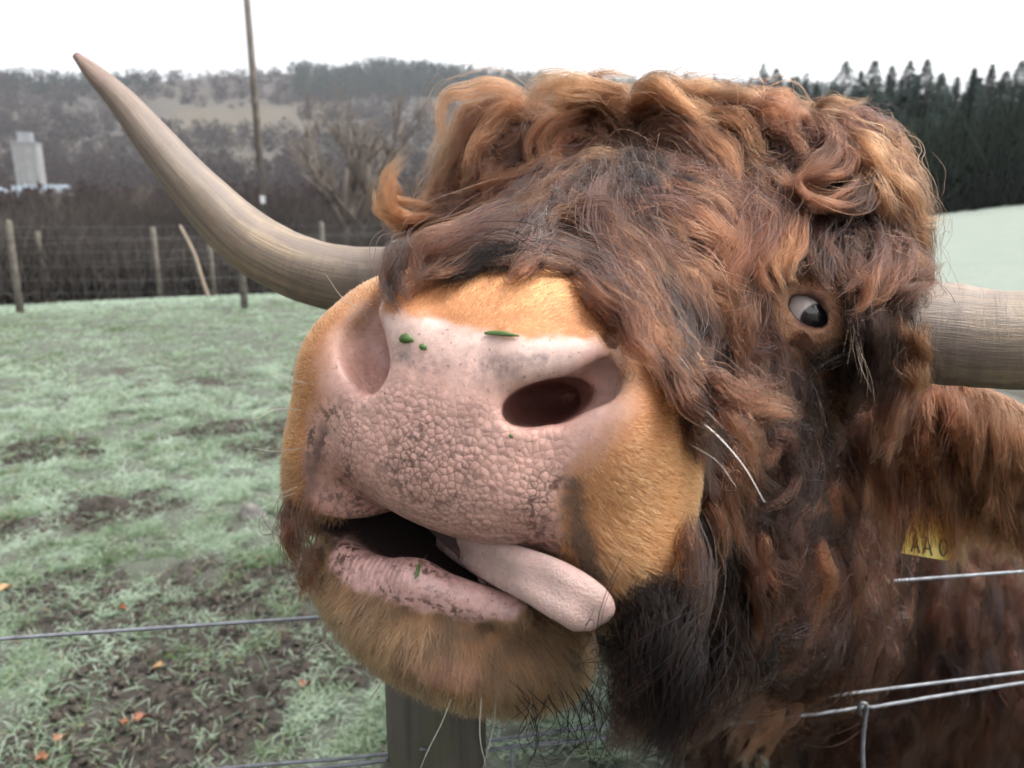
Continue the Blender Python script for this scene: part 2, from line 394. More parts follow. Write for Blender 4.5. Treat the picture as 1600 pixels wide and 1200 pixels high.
rec = np.maximum(np.exp(-(segd(PW(890, 622, -1.5), PW(953, 556, -1.5))/.95)**2), np.exp(-(segd((-6.0, 3.4), (-5.6, .2))/1.0)**2))*pad; nose = nose+(np.array([.33, .165, .135])-nose)*(rec*.85)[:, None]
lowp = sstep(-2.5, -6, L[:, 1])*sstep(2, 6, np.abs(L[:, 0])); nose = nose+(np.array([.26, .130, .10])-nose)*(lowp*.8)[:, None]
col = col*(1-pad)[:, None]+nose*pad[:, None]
col = col*(1-lip)[:, None]+np.array([.47, .285, .26])*lip[:, None]
col = col*(1-chin)[:, None]+np.array([.30, .155, .13])*chin[:, None]
DKM = dk
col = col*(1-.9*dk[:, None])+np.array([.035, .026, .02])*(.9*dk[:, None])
# inside of mouth and of the nostrils
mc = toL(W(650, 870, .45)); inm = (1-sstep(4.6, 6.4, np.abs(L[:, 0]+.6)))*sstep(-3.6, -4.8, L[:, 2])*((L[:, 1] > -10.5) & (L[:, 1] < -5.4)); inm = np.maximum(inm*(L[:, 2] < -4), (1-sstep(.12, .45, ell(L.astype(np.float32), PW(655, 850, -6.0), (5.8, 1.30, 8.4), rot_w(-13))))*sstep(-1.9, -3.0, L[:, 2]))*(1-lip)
col = col*(1-inm[:, None])+np.array([.035, .018, .018])*inm[:, None]  # dark oral skin, painted darker still for the shade inside the mouth
innos = sstep(-2.2, -3.8, L[:, 2])*(np.abs(L[:, 0]) < 6.0)*(np.abs(L[:, 1]-.4) < 2.2)*pad
col = col*(1-innos[:, None])+np.array([.30, .135, .115])*innos[:, None]
eyed = np.linalg.norm(L-EYE, axis=1); er = 1-sstep(2.2, 4.2, eyed); col = col*(1-er[:, None])+np.array([.40, .22, .14])*er[:, None]
er2 = 1-sstep(1.75, 2.05, eyed); col = col*(1-er2[:, None])+np.array([.10, .045, .036])*er2[:, None]
m = NM("cow_hide"); co = m.coord(); ca = m.attr("col").outputs["Color"]; pa = m.attr("pad").outputs["Fac"]; sk = m.attr("skin").outputs["Fac"]
vm = m.n("ShaderNodeMapping"); m.l(co, vm.inputs[0])
wob = m.n("ShaderNodeTexNoise"); m.l(co, wob.inputs["Vector"]); wob.inputs["Scale"].default_value = 60
wv = m.n("ShaderNodeVectorMath", operation='MULTIPLY_ADD'); m.l(wob.outputs["Color"], wv.inputs[0]); wv.inputs[1].default_value = (.006,)*3; m.l(co, wv.inputs[2])
vor = m.n("ShaderNodeTexVoronoi", feature='DISTANCE_TO_EDGE'); m.l(wv.outputs[0], vor.inputs["Vector"]); vor.inputs["Scale"].default_value = 255; vor.inputs["Randomness"].default_value = .85
vo2 = m.n("ShaderNodeTexVoronoi", feature='SMOOTH_F1'); m.l(wv.outputs[0], vo2.inputs["Vector"]); vo2.inputs["Scale"].default_value = 255; vo2.inputs["Randomness"].default_value = .85; vo2.inputs["Smoothness"].default_value = .25
cell = m.math('ADD', m.ramp(vo2.outputs["Distance"], [(.1, 1.), (.75, 0.)]), m.math('MULTIPLY', m.ramp(vor.outputs["Distance"], [(0, 0.), (.12, 1.)]), .22))
peb = m.attr("peb").outputs["Fac"]
crack = m.math('MULTIPLY', m.ramp(vor.outputs["Distance"], [(.0, 1.), (.10, 0.)]), peb)
gr = m.attr("grime").outputs["Fac"]
c1 = m.mix(m.math('MULTIPLY', crack, m.math('MINIMUM', m.math('MULTIPLY_ADD', gr, 1.0, .14), 1.)), ca, (.065, .042, .036))
sp = m.noise(co, 235, 3, .6); big = m.noise(co, 34, 3, .6)
spot = m.math('MULTIPLY', m.ramp(sp, [(.50, 0.), (.57, 1.)]), m.math('MULTIPLY', gr, m.ramp(big, [(.36, 0.), (.52, 1.)])))
c1 = m.mix(m.math('MULTIPLY', spot, m.math('MINIMUM', m.math('MULTIPLY', sk, 1.6), 1.)), c1, (.048, .027, .020))
sp2 = m.noise(co, 420, 2, .6); c1 = m.mix(m.math('MULTIPLY', m.math('MULTIPLY', m.ramp(sp2, [(.655, 0.), (.70, 1.)]), sk), .75), c1, (.09, .065, .06))
sm = m.attr('smudge').outputs['Fac']; c1 = m.mix(m.math('MULTIPLY', sm, m.ramp(m.noise(co, 240, 4, .65), [(.42, 0.), (.62, .8)])), c1, (.13, .115, .115))
mo = m.noise(co, 130, 5, .65); c1 = m.mix(m.math('MULTIPLY', sk, .5), c1, m.ramp(mo, [(.25, .22), (.75, .78)]), 'OVERLAY')
blush = m.noise(co, 45, 4); c1 = m.mix(m.math('MULTIPLY', m.math('MULTIPLY', blush, sk), .25), c1, (.42, .17, .14))
h1 = m.math('MULTIPLY', cell, peb); h2 = m.math('MULTIPLY', m.noise(co, 800, 5, .65), .35); hh = m.math('ADD', h1, h2); lg = m.math('MULTIPLY', m.math('SINE', m.math('MULTIPLY_ADD', m.noise(co, 90, 2), 5., m.math('MULTIPLY', m.attr('across').outputs['Fac'], 17.))), m.math('MULTIPLY', m.attr('lipm').outputs['Fac'], .35)); hh = m.math('ADD', hh, lg); wr = m.math('MULTIPLY', m.math('SINE', m.math('MULTIPLY_ADD', m.noise(co, 70, 3), 6., m.math('MULTIPLY', m.attr('lidr').outputs['Fac'], 13.))), m.attr('lidm').outputs['Fac']); hh = m.math('ADD', hh, m.math('MULTIPLY', wr, .55))
bn = m.bump(hh, .33, .0020)
ro = m.math('MULTIPLY_ADD', sk, -.38, .78); ro = m.math('ADD', ro, m.math('MULTIPLY', m.noise(co, 300, 3), .12))
b = m.bsdf(c1, ro, bn, Coat_Weight=m.math('MULTIPLY', sk, m.ramp(m.noise(co, 60, 4), [(.40, .0), (.65, .55)])), Coat_Roughness=.22, Subsurface_Weight=m.math('MULTIPLY', sk, .14), Subsurface_Scale=.004)
b.inputs["Subsurface Radius"].default_value = (1, .45, .3)
M_HIDE = m.m
cow = np_mesh("highland_cow", HW, HF, M_HIDE)
tag(cow, "shaggy brown highland cow with pink nose, wide horns and tongue poking out", "cow")
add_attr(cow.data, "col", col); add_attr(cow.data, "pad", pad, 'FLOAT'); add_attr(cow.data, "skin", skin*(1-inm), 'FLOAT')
pebm = pad*sstep(1.2, -1.2, L[:, 1]+.5*n1)*(1-.85*sstep(5.2, 7.2, np.abs(L[:, 0])))*(1-innos); add_attr(cow.data, "peb", np.clip(pebm+lip*.25, 0, 1), 'FLOAT')
gm = np.exp(-(((L[:, 0]+.3)/2.6)**2+((L[:, 1]+3.6)/2.6)**2)); gm2 = sstep(3.8, 6.0, np.abs(L[:, 0]))*sstep(-1.4, -3.2, L[:, 1]); gm3 = lip*sstep(-1.0, -.1, poly_sd(L[:, :2], LIP)); gm4 = .35*sstep(-4.8, -6.2, L[:, 1])
add_attr(cow.data, "grime", np.clip(np.maximum.reduce([gm, gm2*1.1, gm3*1.3, gm4])*(pad+lip)+.08, 0, 1), 'FLOAT')

add_attr(cow.data, 'lidr', eyed, 'FLOAT'); add_attr(cow.data, 'lidm', er*(1-er2), 'FLOAT'); add_attr(cow.data, 'lipm', lip, 'FLOAT'); add_attr(cow.data, 'across', L[:, 0], 'FLOAT')
sm_ = np.zeros(len(L))
for (a_, b_), rx_, ry_ in (((775, 572), 1.7, .7), ((680, 572), 1.2, .7), ((640, 560), .8, .8), ((840, 560), 1.2, .4)):
    c_ = PW(a_, b_, -.6); sm_ = np.maximum(sm_, np.exp(-((L[:, 0]-c_[0])/rx_)**2-((L[:, 1]-c_[1]-.25*(L[:, 0]-c_[0]))/ry_)**2))
add_attr(cow.data, 'smudge', sm_*pad, 'FLOAT')
# horns
def horn(name, pts, rads):
    P = bez([W(*q) for q in pts], 44); R = np.interp(np.linspace(0, 1, 44), np.linspace(0, 1, len(rads)), rads); ph = random.random()*6
    def bp(t, a): return .014*math.sin(t*95+ph+.8*math.sin(a*2))*max(0, 1-t*1.3)+.028*math.sin(3*a+ph+t*3)+.02*math.sin(t*23+2*a)
    V, F = tube(P, R, 28, True, bp); o = mesh_obj(name, V, F, M_HORN, cow)
    t = np.repeat(np.linspace(0, 1, 44), 28); a = np.tile(np.linspace(0, 1, 28, endpoint=False), 44); add_attr(o.data, "along", t, 'FLOAT')
    add_attr(o.data, "ringco", np.stack([np.cos(a*2*math.pi), np.sin(a*2*math.pi), t], 1)); return o
m = NM("horn_keratin"); al = m.attr("along").outputs["Fac"]; rc = m.attr("ringco").outputs["Vector"]
mp = m.n("ShaderNodeMapping"); m.l(rc, mp.inputs[0]); mp.inputs["Scale"].default_value = (4, 4, 5); st = m.noise(mp.outputs[0], 1.6, 6, .65, .3)
mp2 = m.n("ShaderNodeMapping"); m.l(rc, mp2.inputs[0]); mp2.inputs["Scale"].default_value = (16, 16, 6); st2 = m.noise(mp2.outputs[0], 2.0, 5, .6)
base = m.ramp(al, [(0, (.20, .150, .105)), (.22, (.22, .165, .118)), (.42, (.33, .240, .145)), (.60, (.235, .18, .13)), (.80, (.25, .17, .125)), (1, (.30, .15, .11))])
c = m.mix(m.ramp(st, [(.32, 0.), (.66, .85)]), base, (.075, .057, .047)); c = m.mix(m.ramp(st2, [(.45, 0.), (.75, .5)]), c, (.33, .265, .195))
mr = m.n('ShaderNodeMapping'); m.l(rc, mr.inputs[0]); mr.inputs['Scale'].default_value = (.7, .7, 34); rg = m.noise(mr.outputs[0], 1.0, 5, .6, .4); c = m.mix(m.math('MULTIPLY', m.ramp(rg, [(.45, 0.), (.62, .75)]), m.ramp(al, [(.05, 1.), (.55, .25)])), c, (.10, .074, .058))
bl = m.noise(rc, 2.2, 4, .6); c = m.mix(m.ramp(bl, [(.42, 0.), (.68, .7)]), c, (.12, .088, .078))
m.bsdf(c, m.math('MULTIPLY_ADD', st2, .3, .36), m.bump(m.math('ADD', m.math('MULTIPLY', rg, 1.2), m.math('ADD', st2, m.math('MULTIPLY', st, .6))), .45, .0022), Subsurface_Weight=.08, Subsurface_Scale=.004); M_HORN = m.m
horn("horn", [(720, 405, .86), (650, 432, .86), (560, 438, .86), (470, 418, .855), (385, 372, .85), (308, 298, .84), (245, 225, .83), (192, 160, .82), (150, 118, .815), (118, 86, .81)],
     [.036, .0372, .0372, .0365, .033, .0275, .021, .0150, .0108, .0038])
horn("horn", [(1330, 500, .66), (1400, 515, .645), (1480, 523, .63), (1560, 531, .615), (1660, 528, .60), (1760, 490, .59), (1860, 400, .58), (1920, 280, .58), (1950, 160, .58)],
     [.040, .0415, .0412, .040, .0375, .032, .025, .016, .003])

# eye
m = NM("eye_surface"); an = m.attr("ang").outputs["Fac"]; co = m.coord()
c = m.ramp(an, [(0, (.012, .012, .016)), (.24, (.014, .014, .018)), (.27, (.020, .020, .026)), (.37, (.030, .030, .036)), (.41, (.08, .06, .06)), (.45, (.74, .69, .68)), (.85, (.76, .68, .67)), (1., (.50, .28, .25))])
m.bsdf(c, .06, None, Coat_Weight=1., Coat_Roughness=.02); M_EYE = m.m
EC = toW(EYE-EYE_N*1.35); er_ = .0205
gz = nrm(W(1292, 514, .594)-EC)
V = []; F = []; A = []; nu_, nv_ = 40, 24
gx = nrm(np.cross(gz, [0, 0, 1.])); gy = np.cross(gz, gx)
for i in range(nv_+1):
    th = math.pi*i/nv_
    for j in range(nu_):
        ph = 2*math.pi*j/nu_; bulge = 1+.05*math.exp(-(th/.5)**4)
        V.append(EC+er_*bulge*(gz*math.cos(th)+math.sin(th)*(gx*math.cos(ph)+gy*math.sin(ph)))); A.append(th/math.pi*2)
for i in range(nv_):
    for j in range(nu_): F.append((i*nu_+j, i*nu_+(j+1) % nu_, (i+1)*nu_+(j+1) % nu_, (i+1)*nu_+j))
eye = mesh_obj("eye", V, F, M_EYE, cow); add_attr(eye.data, "ang", np.array(A), 'FLOAT'); eye["label"] = "rolled eye showing its white"
# tongue
m = NM("tongue_skin"); co = m.coord(); n = m.noise(co, 650, 4, .7); nb = m.noise(co, 55, 5, .65)
m.bsdf(m.mix(m.math('MULTIPLY_ADD', n, .5, m.math('MULTIPLY', nb, .5)), (.34, .20, .18), (.52, .39, .345)), m.math('MULTIPLY_ADD', nb, .35, .10), m.bump(m.math('ADD', n, m.math('MULTIPLY', nb, 1.5)), .6, .002), Subsurface_Weight=.25, Subsurface_Scale=.005); M_TONGUE = m.m
tp = bez([toW(PW(*q)) for q in [(690, 835, -9), (735, 862, -4.5), (790, 885, -1.6), (845, 908, -.4), (893, 934, -.3), (925, 958, -.9), (938, 976, -1.5)]], 30)
_t = np.linspace(0, 1, 30); tr = np.interp(_t, [0, .3, .6, 1], [.0108, .0124, .0138, .0132])*np.sqrt(np.clip(1-((_t-.72)/.285).clip(0, 1)**2.4, .01, 1))
T = nrm(np.gradient(tp, axis=0)); V = []; F = []; sg = 20
for i in range(30):
    N = nrm(-CF-T[i]*(-CF).dot(T[i])); B = np.cross(T[i], N)
    for j in range(sg):
        a = 2*math.pi*j/sg; gz_ = -.16*math.exp(-((a-math.pi/2)/.35)**2)+.05*math.sin(i*.9+2*a)
        V.append(tp[i]+tr[i]*(B*math.cos(a)*1.0+N*math.sin(a)*(.42+gz_)))
for i in range(29):
    for j in range(sg): F.append((i*sg+j, i*sg+(j+1) % sg, (i+1)*sg+(j+1) % sg, (i+1)*sg+j))
F.append(tuple(range(29*sg, 30*sg))); mesh_obj("tongue", V, F, M_TONGUE, cow)
# ------------------------------------------------------------------ cow: coat
def curves_obj(name, P, counts, rad, mat, parent, root_c, tip_c):
    """P (sum counts, 3) world points, rad per point, colours per curve"""
    hc = bpy.data.hair_curves.new(name); hc.add_curves([int(c) for c in counts])
    hc.attributes["position"].data.foreach_set("vector", np.asarray(P, np.float32).ravel())
    a = hc.attributes.get("radius") or hc.attributes.new("radius", 'FLOAT', 'POINT'); a.data.foreach_set("value", np.asarray(rad, np.float32).ravel())
    add_attr(hc, "root_c", root_c, 'FLOAT_COLOR', 'CURVE'); add_attr(hc, "tip_c", tip_c, 'FLOAT_COLOR', 'CURVE')
    hc.materials.append(mat); o = bpy.data.objects.new(name, hc); return link(o, parent)
def hair_mat(name, rough=.42, rad_rough=.55, bias=1.0, coat=0., ior=1.38):
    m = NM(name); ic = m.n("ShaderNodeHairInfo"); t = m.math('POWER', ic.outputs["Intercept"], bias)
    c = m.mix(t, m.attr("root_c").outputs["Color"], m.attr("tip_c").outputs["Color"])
    h = m.n("ShaderNodeBsdfHairPrincipled"); h.model = 'CHIANG'; h.parametrization = 'COLOR'
    m.l(c, h.inputs["Color"]); h.inputs["Roughness"].default_value = rough; h.inputs["Radial Roughness"].default_value = rad_rough
    h.inputs["Random Roughness"].default_value = .3; h.inputs["IOR"].default_value = ior; h.inputs["Coat"].default_value = coat
    m.l(h.outputs[0], m.out.inputs[0]); return m.m
M_HAIR = hair_mat("long_hair", .42, .6, ior=1.30); M_FUR = hair_mat("short_fur", .5, .7)
tri = np.concatenate([HF[:, [0, 1, 2]], HF[:, [0, 2, 3]]]); tri_n = np.cross(HV[tri[:, 1]]-HV[tri[:, 0]], HV[tri[:, 2]]-HV[tri[:, 0]]); tri_a = np.linalg.norm(tri_n, axis=1)*.5
tri_c = HV[tri].mean(1)
def sample(n, weight):
    w = tri_a*weight; w = w/w.sum(); i = rng.choice(len(tri), n, p=w); r = rng.random((n, 2)); f = r.sum(1) > 1; r[f] = 1-r[f]; T = HV[tri[i]]
    return T[:, 0]+(T[:, 1]-T[:, 0])*r[:, :1]+(T[:, 2]-T[:, 0])*r[:, 1:]
def tw(v): return v[tri].mean(1)
DOWN = toL(LO+np.array([0, 0, -1.]))/100
# ---- short fur of muzzle and chin
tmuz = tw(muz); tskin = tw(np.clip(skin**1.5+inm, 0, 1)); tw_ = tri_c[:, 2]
def short_fur(name, n, weight, length, lay, rad, npt=4, colour=None, mat=None, jit=.35, frizz=.0, tipgain=1.35, flowfn=None):
    R = sample(n, weight); g = nrm(sdf_grad(R)); k = len(R)
    flow = flowfn(R) if flowfn else nrm(np.stack([R[:, 0]*.06, R[:, 1]*.02-.12, np.full(k, -1.)], 1))
    flow = nrm(flow+rng.normal(0, jit, (k, 3))); flow = nrm(flow-(flow*g).sum(1, keepdims=True)*g)
    ln = length(R)*rng.uniform(.65, 1.15, k); up = lay(R)+rng.normal(0, .10, k)
    _, _, _, _, a1, a2, a3 = skin_masks(R); c, _m = fur_colour(R, a1, a2, a3)
    _, _, _, dkr, _, _, _ = skin_masks(R); c = c+(np.array([.035, .025, .018])-c)*np.clip(dkr*1.1, 0, .93)[:, None]
    t = np.linspace(0, 1, npt)[None, :, None]
    d0 = nrm(g*np.clip(up, .1, 1)[:, None]+flow); P = R[:, None]-g[:, None]*.03+ln[:, None, None]*(d0[:, None]*t+(flow*.35-g*.25)[:, None]*t**2*.6+DOWN[None, None]*t**2*.12)
    if frizz: P = P+rng.normal(0, frizz, (k, 1, 3))*t**1.5*ln[:, None, None]
    rr = (rad*(1-.8*t[..., 0]**1.5))*np.ones((k, 1))
    j = rng.lognormal(0, .24, (k, 1)).clip(.5, 1.7); o = curves_obj(name, toW(P.reshape(-1, 3)), np.full(k, npt), rr, mat or M_FUR, cow, np.clip(c*j*.8, 0, .9), np.clip(c*j*tipgain, 0, .95)); return o
wm = tmuz*(1-tskin)*(tri_c[:, 2] > -16)
short_fur("muzzle_fur", 95000, wm*(tri_c[:, 1] > -9.5)*np.clip(1+.0*tw_, 0, 9), lambda R: .22+.30*sstep(0, 2.5, poly_sd(R[:, :2], PAD))+.09*np.clip(-R[:, 2]-3, 0, 12)+.5*sstep(-4, -8, R[:, 1]), lambda R: np.full(len(R), .36), .00016, jit=.2, frizz=.05)
def chin_flow(R): return nrm(np.stack([R[:, 0]*.05, np.full(len(R), -1.), np.full(len(R), -.25)], 1))
short_fur("chin_fur", 30000, wm*(tri_c[:, 1] < -8.2), lambda R: np.full(len(R), .80)+.35*sstep(-11, -14, R[:, 1]), lambda R: np.full(len(R), .45), .00014, 5, flowfn=chin_flow, jit=.25, frizz=.06)

_ed = np.linalg.norm(tri_c-EYE, axis=1)
_fc = fur_colour
def fur_colour(L, n1, n2, n3): return np.array([.24, .115, .055])*(1+.5*n3[:, None]), 0
def eye_flow(R): return nrm(nrm(R-EYE)*1.0+DOWN*.5)
short_fur("eyelid_fur", 5000, (_ed > 1.95)*(_ed < 5.2)*1., lambda R: .35+.30*np.clip(np.linalg.norm(R-EYE, axis=1)-2, 0, 3), lambda R: np.full(len(R), .4), .00015, 5, flowfn=eye_flow, jit=.25)
fur_colour = _fc
# ---- long locks: traced main locks, then fillers that follow the same flow
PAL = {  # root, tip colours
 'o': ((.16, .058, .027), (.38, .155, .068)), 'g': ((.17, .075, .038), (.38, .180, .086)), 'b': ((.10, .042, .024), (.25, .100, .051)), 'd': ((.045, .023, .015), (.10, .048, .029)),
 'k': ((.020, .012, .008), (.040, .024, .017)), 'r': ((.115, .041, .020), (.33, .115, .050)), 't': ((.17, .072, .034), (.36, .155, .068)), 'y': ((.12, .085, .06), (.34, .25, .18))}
S = []
def st(c, lift, wid, *pts, n=3): S.append((c, lift, wid, pts, n))
# top of the poll, from the photograph's left to its right
st('o', 5, 20, (880, 200), (820, 160), (760, 142), (722, 158), (704, 205), (700, 262)); st('o', 5, 18, (885, 212), (815, 182), (765, 190), (732, 222), (716, 262), (700, 312))
st('g', 6, 8, (870, 215), (805, 184), (768, 205), (747, 235), (722, 268), (690, 290)); st('o', 5, 14, (735, 240), (705, 285), (682, 312), (655, 332), (628, 342))
st('o', 6, 11, (735, 300), (697, 326), (655, 337), (624, 330), (606, 305), (602, 280), (618, 257), n=4); st('t', 5, 8, (715, 330), (668, 350), (630, 350), (603, 332), (590, 302), n=2)
st('b', 4, 16, (750, 330), (700, 352), (655, 366), (615, 372)); st('b', 4, 14, (800, 320), (740, 348), (680, 372), (640, 400), (622, 430))
st('o', 6, 13, (965, 222), (932, 194), (890, 186), (856, 202), (842, 240), (846, 285)); st('r', 5, 14, (960, 232), (915, 205), (880, 210), (862, 240), (858, 275))
st('o', 6, 12, (958, 238), (912, 236), (872, 254), (840, 268), (790, 286), (740, 300), (700, 312)); st('b', 5, 14, (950, 242), (915, 262), (885, 278), (850, 292), (815, 312), (778, 324), (738, 338))
st('t', 6, 8, (940, 268), (895, 272), (862, 298), (850, 338), (856, 372), n=2); st('d', 4, 16, (919, 280), (872, 312), (850, 342), (828, 370), (786, 380), (738, 378), (690, 390))
st('o', 6, 9, (952, 314), (914, 322), (868, 344), (830, 364), (780, 371), (722, 376), (668, 398)); st('d', 5, 16, (919, 395), (820, 382), (750, 384), (694, 404), (650, 436), n=4); st('k', 4, 12, (880, 405), (810, 394), (745, 396), (690, 420), n=3)
st('d', 5, 12, (974, 435), (914, 405), (830, 390), (760, 390), n=3); st('b', 6, 8, (870, 375), (800, 378), (730, 392), (670, 425), n=2); st('b', 5, 12, (830, 322), (842, 362), (832, 398), (800, 420))
st('r', 5, 16, (820, 262), (780, 268), (745, 285), (720, 300)); st('b', 5, 16, (800, 240), (770, 262), (755, 300), (735, 330)); st('r', 5, 14, (900, 250), (870, 262), (845, 300), (820, 330), (790, 350))
st('g', 6, 16, (965, 200), (935, 160), (892, 141), (850, 140), (818, 162)); st('t', 6, 18, (985, 205), (960, 165), (920, 150), (880, 152), (845, 168)); st('t', 6, 16, (1000, 205), (998, 158), (1035, 138), (1078, 162), (1112, 192))
st('t', 6, 16, (1040, 200), (1052, 160), (1090, 150), (1130, 168)); st('g', 6, 14, (1065, 195), (1102, 162), (1150, 158), (1182, 188), (1192, 230)); st('o', 6, 16, (1090, 215), (1130, 184), (1178, 186), (1202, 222))
st('g', 6, 12, (930, 190), (915, 150), (940, 128), (985, 130)); st('o', 6, 6, (820, 150), (806, 128), (802, 112), n=2)
# forehead, falling towards the muzzle and the eye
st('b', 5, 16, (955, 275), (932, 330), (950, 382), (988, 430), (1018, 480), (1040, 532)); st('b', 5, 16, (915, 388), (942, 420), (972, 460), (1002, 502), (1024, 542), (1052, 590))
st('r', 5, 12, (914, 388), (944, 428), (974, 468), (1014, 508), (1056, 550)); st('b', 4, 14, (880, 400), (919, 432), (954, 460), (999, 492), (1044, 528))
st('b', 5, 14, (975, 322), (1040, 338), (1092, 356), (1122, 382), (1142, 424)); st('r', 5, 12, (1000, 340), (1062, 350), (1110, 368), (1138, 402), (1150, 440)); st('o', 6, 10, (1015, 412), (1062, 418), (1102, 438), (1132, 470), (1152, 512))
st('b', 5, 14, (1015, 424), (1068, 438), (1100, 472), (1112, 522), (1104, 575)); st('d', 4, 18, (990, 360), (1020, 400), (1050, 450), (1075, 510), (1085, 570)); st('d', 4, 18, (960, 300), (1000, 330), (1030, 380), (1045, 440))
st('o', 6, 12, (1000, 245), (1040, 206), (1090, 204), (1130, 230), (1152, 272), (1162, 325)); st('b', 5, 16, (1008, 252), (1060, 228), (1104, 238), (1130, 272), (1142, 325)); st('b', 5, 16, (990, 262), (1030, 290), (1082, 302), (1120, 322), (1142, 362))
st('r', 5, 16, (1000, 300), (1060, 312), (1112, 334), (1142, 374), (1152, 424)); st('b', 5, 14, (960, 250), (955, 300), (965, 350), (990, 390)); st('d', 4, 14, (985, 235), (990, 280), (1000, 330), (1010, 380))
st('t', 6, 5, (930, 270), (945, 310), (950, 345), (955, 380), n=2); st('g', 6, 4, (1020, 240), (1040, 275), (1050, 300), n=2)
# lock between forehead and eye
st('r', 6, 14, (1222, 246), (1214, 292), (1200, 332), (1186, 372), (1180, 412), (1190, 452), n=4); st('o', 6, 10, (1224, 250), (1226, 300), (1216, 350), (1216, 402), (1226, 440)); st('r', 5, 14, (1200, 258), (1172, 310), (1156, 360), (1142, 412), (1136, 455), n=4)
st('o', 6, 9, (1240, 290), (1242, 340), (1236, 390), (1224, 432), n=2); st('r', 5, 14, (1180, 280), (1150, 335), (1140, 390), (1125, 440), (1120, 490)); st('b', 5, 14, (1170, 420), (1160, 470), (1150, 520), (1160, 570))
st('d', 4, 18, (1260, 330), (1270, 370), (1270, 410), (1280, 440)); st('d', 4, 16, (1300, 340), (1305, 380), (1310, 420), (1330, 450)); st('b', 4, 12, (1250, 350), (1245, 385), (1230, 420), (1205, 440))
# knot of curls over the eye and the pale rim behind it
st('r', 6, 16, (1150, 235), (1160, 192), (1200, 166), (1240, 174), (1252, 212)); st('b', 6, 14, (1150, 262), (1172, 216), (1210, 194), (1246, 200), (1262, 235)); st('b', 6, 12, (1255, 180), (1290, 200), (1308, 240), (1288, 272), (1250, 286), (1224, 280), n=4)
st('b', 6, 11, (1300, 262), (1330, 264), (1342, 290), (1332, 316), (1300, 324), (1268, 316), (1250, 292), (1262, 270), n=4); st('d', 5, 12, (1322, 252), (1345, 280), (1342, 312), (1316, 328), (1285, 330)); st('r', 5, 12, (1280, 215), (1310, 225), (1330, 250), (1322, 275))
st('g', 6, 10, (1262, 195), (1288, 160), (1320, 150), (1358, 150)); st('t', 6, 8, (1202, 172), (1196, 145), (1190, 120), n=2); st('g', 6, 12, (1255, 200), (1270, 180), (1310, 178), (1345, 190))
st('t', 6, 16, (1285, 190), (1320, 208), (1352, 228), (1382, 250), (1402, 266)); st('t', 5, 18, (1310, 218), (1350, 244), (1382, 282), (1408, 322), (1428, 352), n=4); st('t', 5, 18, (1335, 262), (1372, 296), (1402, 322), (1422, 352), (1428, 395), n=4)
st('t', 5, 16, (1342, 330), (1372, 350), (1394, 382), (1408, 420), (1428, 448), (1446, 462), n=4); st('b', 6, 12, (1366, 338), (1396, 360), (1408, 400), (1396, 440), (1366, 462), n=4); st('b', 6, 12, (1338, 356), (1370, 370), (1382, 410), (1366, 450), (1338, 472), n=4)
st('d', 5, 14, (1330, 480), (1380, 462), (1420, 448), (1446, 436)); st('b', 5, 14, (1320, 390), (1345, 415), (1355, 450), (1345, 490)); st('t', 5, 10, (1402, 468), (1422, 502), (1432, 542), (1436, 582)); st('t', 4, 12, (1388, 520), (1408, 560), (1428, 592), (1416, 625))
st('d', 4, 16, (1325, 425), (1346, 462), (1356, 512), (1350, 562), (1336, 622), n=4); st('d', 4, 16, (1365, 480), (1380, 530), (1380, 590), (1370, 650), n=4); st('b', 4, 14, (1395, 540), (1400, 600), (1395, 660), (1380, 720)); st('b', 4, 14, (1360, 640), (1365, 700), (1358, 760), (1345, 820))
# round the eye
st('t', 3, 9, (1222, 522), (1236, 560), (1256, 592), (1286, 616)); st('o', 3, 9, (1242, 514), (1262, 552), (1280, 590), (1291, 618)); st('b', 3, 10, (1202, 520), (1216, 560), (1240, 600), (1272, 624)); st('t', 2, 8, (1206, 442), (1182, 466), (1172, 500), (1180, 540))
st('d', 3, 12, (1180, 540), (1200, 590), (1240, 630), (1280, 650))
# side of the nose and the cheek
st('d', 4, 12, (930, 470), (1005, 518), (1065, 580), (1108, 655), (1128, 740), (1135, 822), n=3); st('b', 5, 12, (1010, 530), (1058, 588), (1090, 632), (1112, 682), (1132, 724)); st('b', 4, 12, (1065, 585), (1115, 596), (1165, 612), (1218, 630)); st('b', 4, 12, (1075, 602), (1135, 620), (1188, 632), (1236, 642))
st('b', 4, 12, (1050, 588), (1105, 616), (1142, 640), (1172, 672), (1186, 714)); st('b', 5, 14, (1062, 612), (1095, 680), (1112, 740), (1134, 800), (1150, 862), n=4); st('b', 5, 14, (1090, 640), (1140, 682), (1162, 740), (1168, 792)); st('d', 4, 16, (1195, 560), (1228, 602), (1270, 632), (1294, 630))
st('b', 5, 9, (1296, 628), (1340, 650), (1348, 700), (1330, 724), n=2); st('b', 5, 10, (1292, 640), (1252, 668), (1222, 700), (1200, 724)); st('r', 5, 12, (1236, 698), (1270, 730), (1300, 772), (1322, 806)); st('d', 4, 16, (1170, 640), (1210, 690), (1240, 740), (1255, 790)); st('b', 4, 14, (1300, 700), (1320, 750), (1325, 800), (1310, 850))
st('r', 5, 13, (1150, 775), (1170, 830), (1182, 880), (1192, 932), (1190, 985), n=4); st('r', 6, 13, (1190, 788), (1226, 820), (1260, 850), (1276, 890), (1270, 932), (1240, 972), n=4); st('r', 6, 8, (1168, 778), (1220, 808), (1260, 814), (1292, 792)); st('r', 6, 12, (1300, 768), (1322, 810), (1327, 860), (1310, 902), (1270, 932))
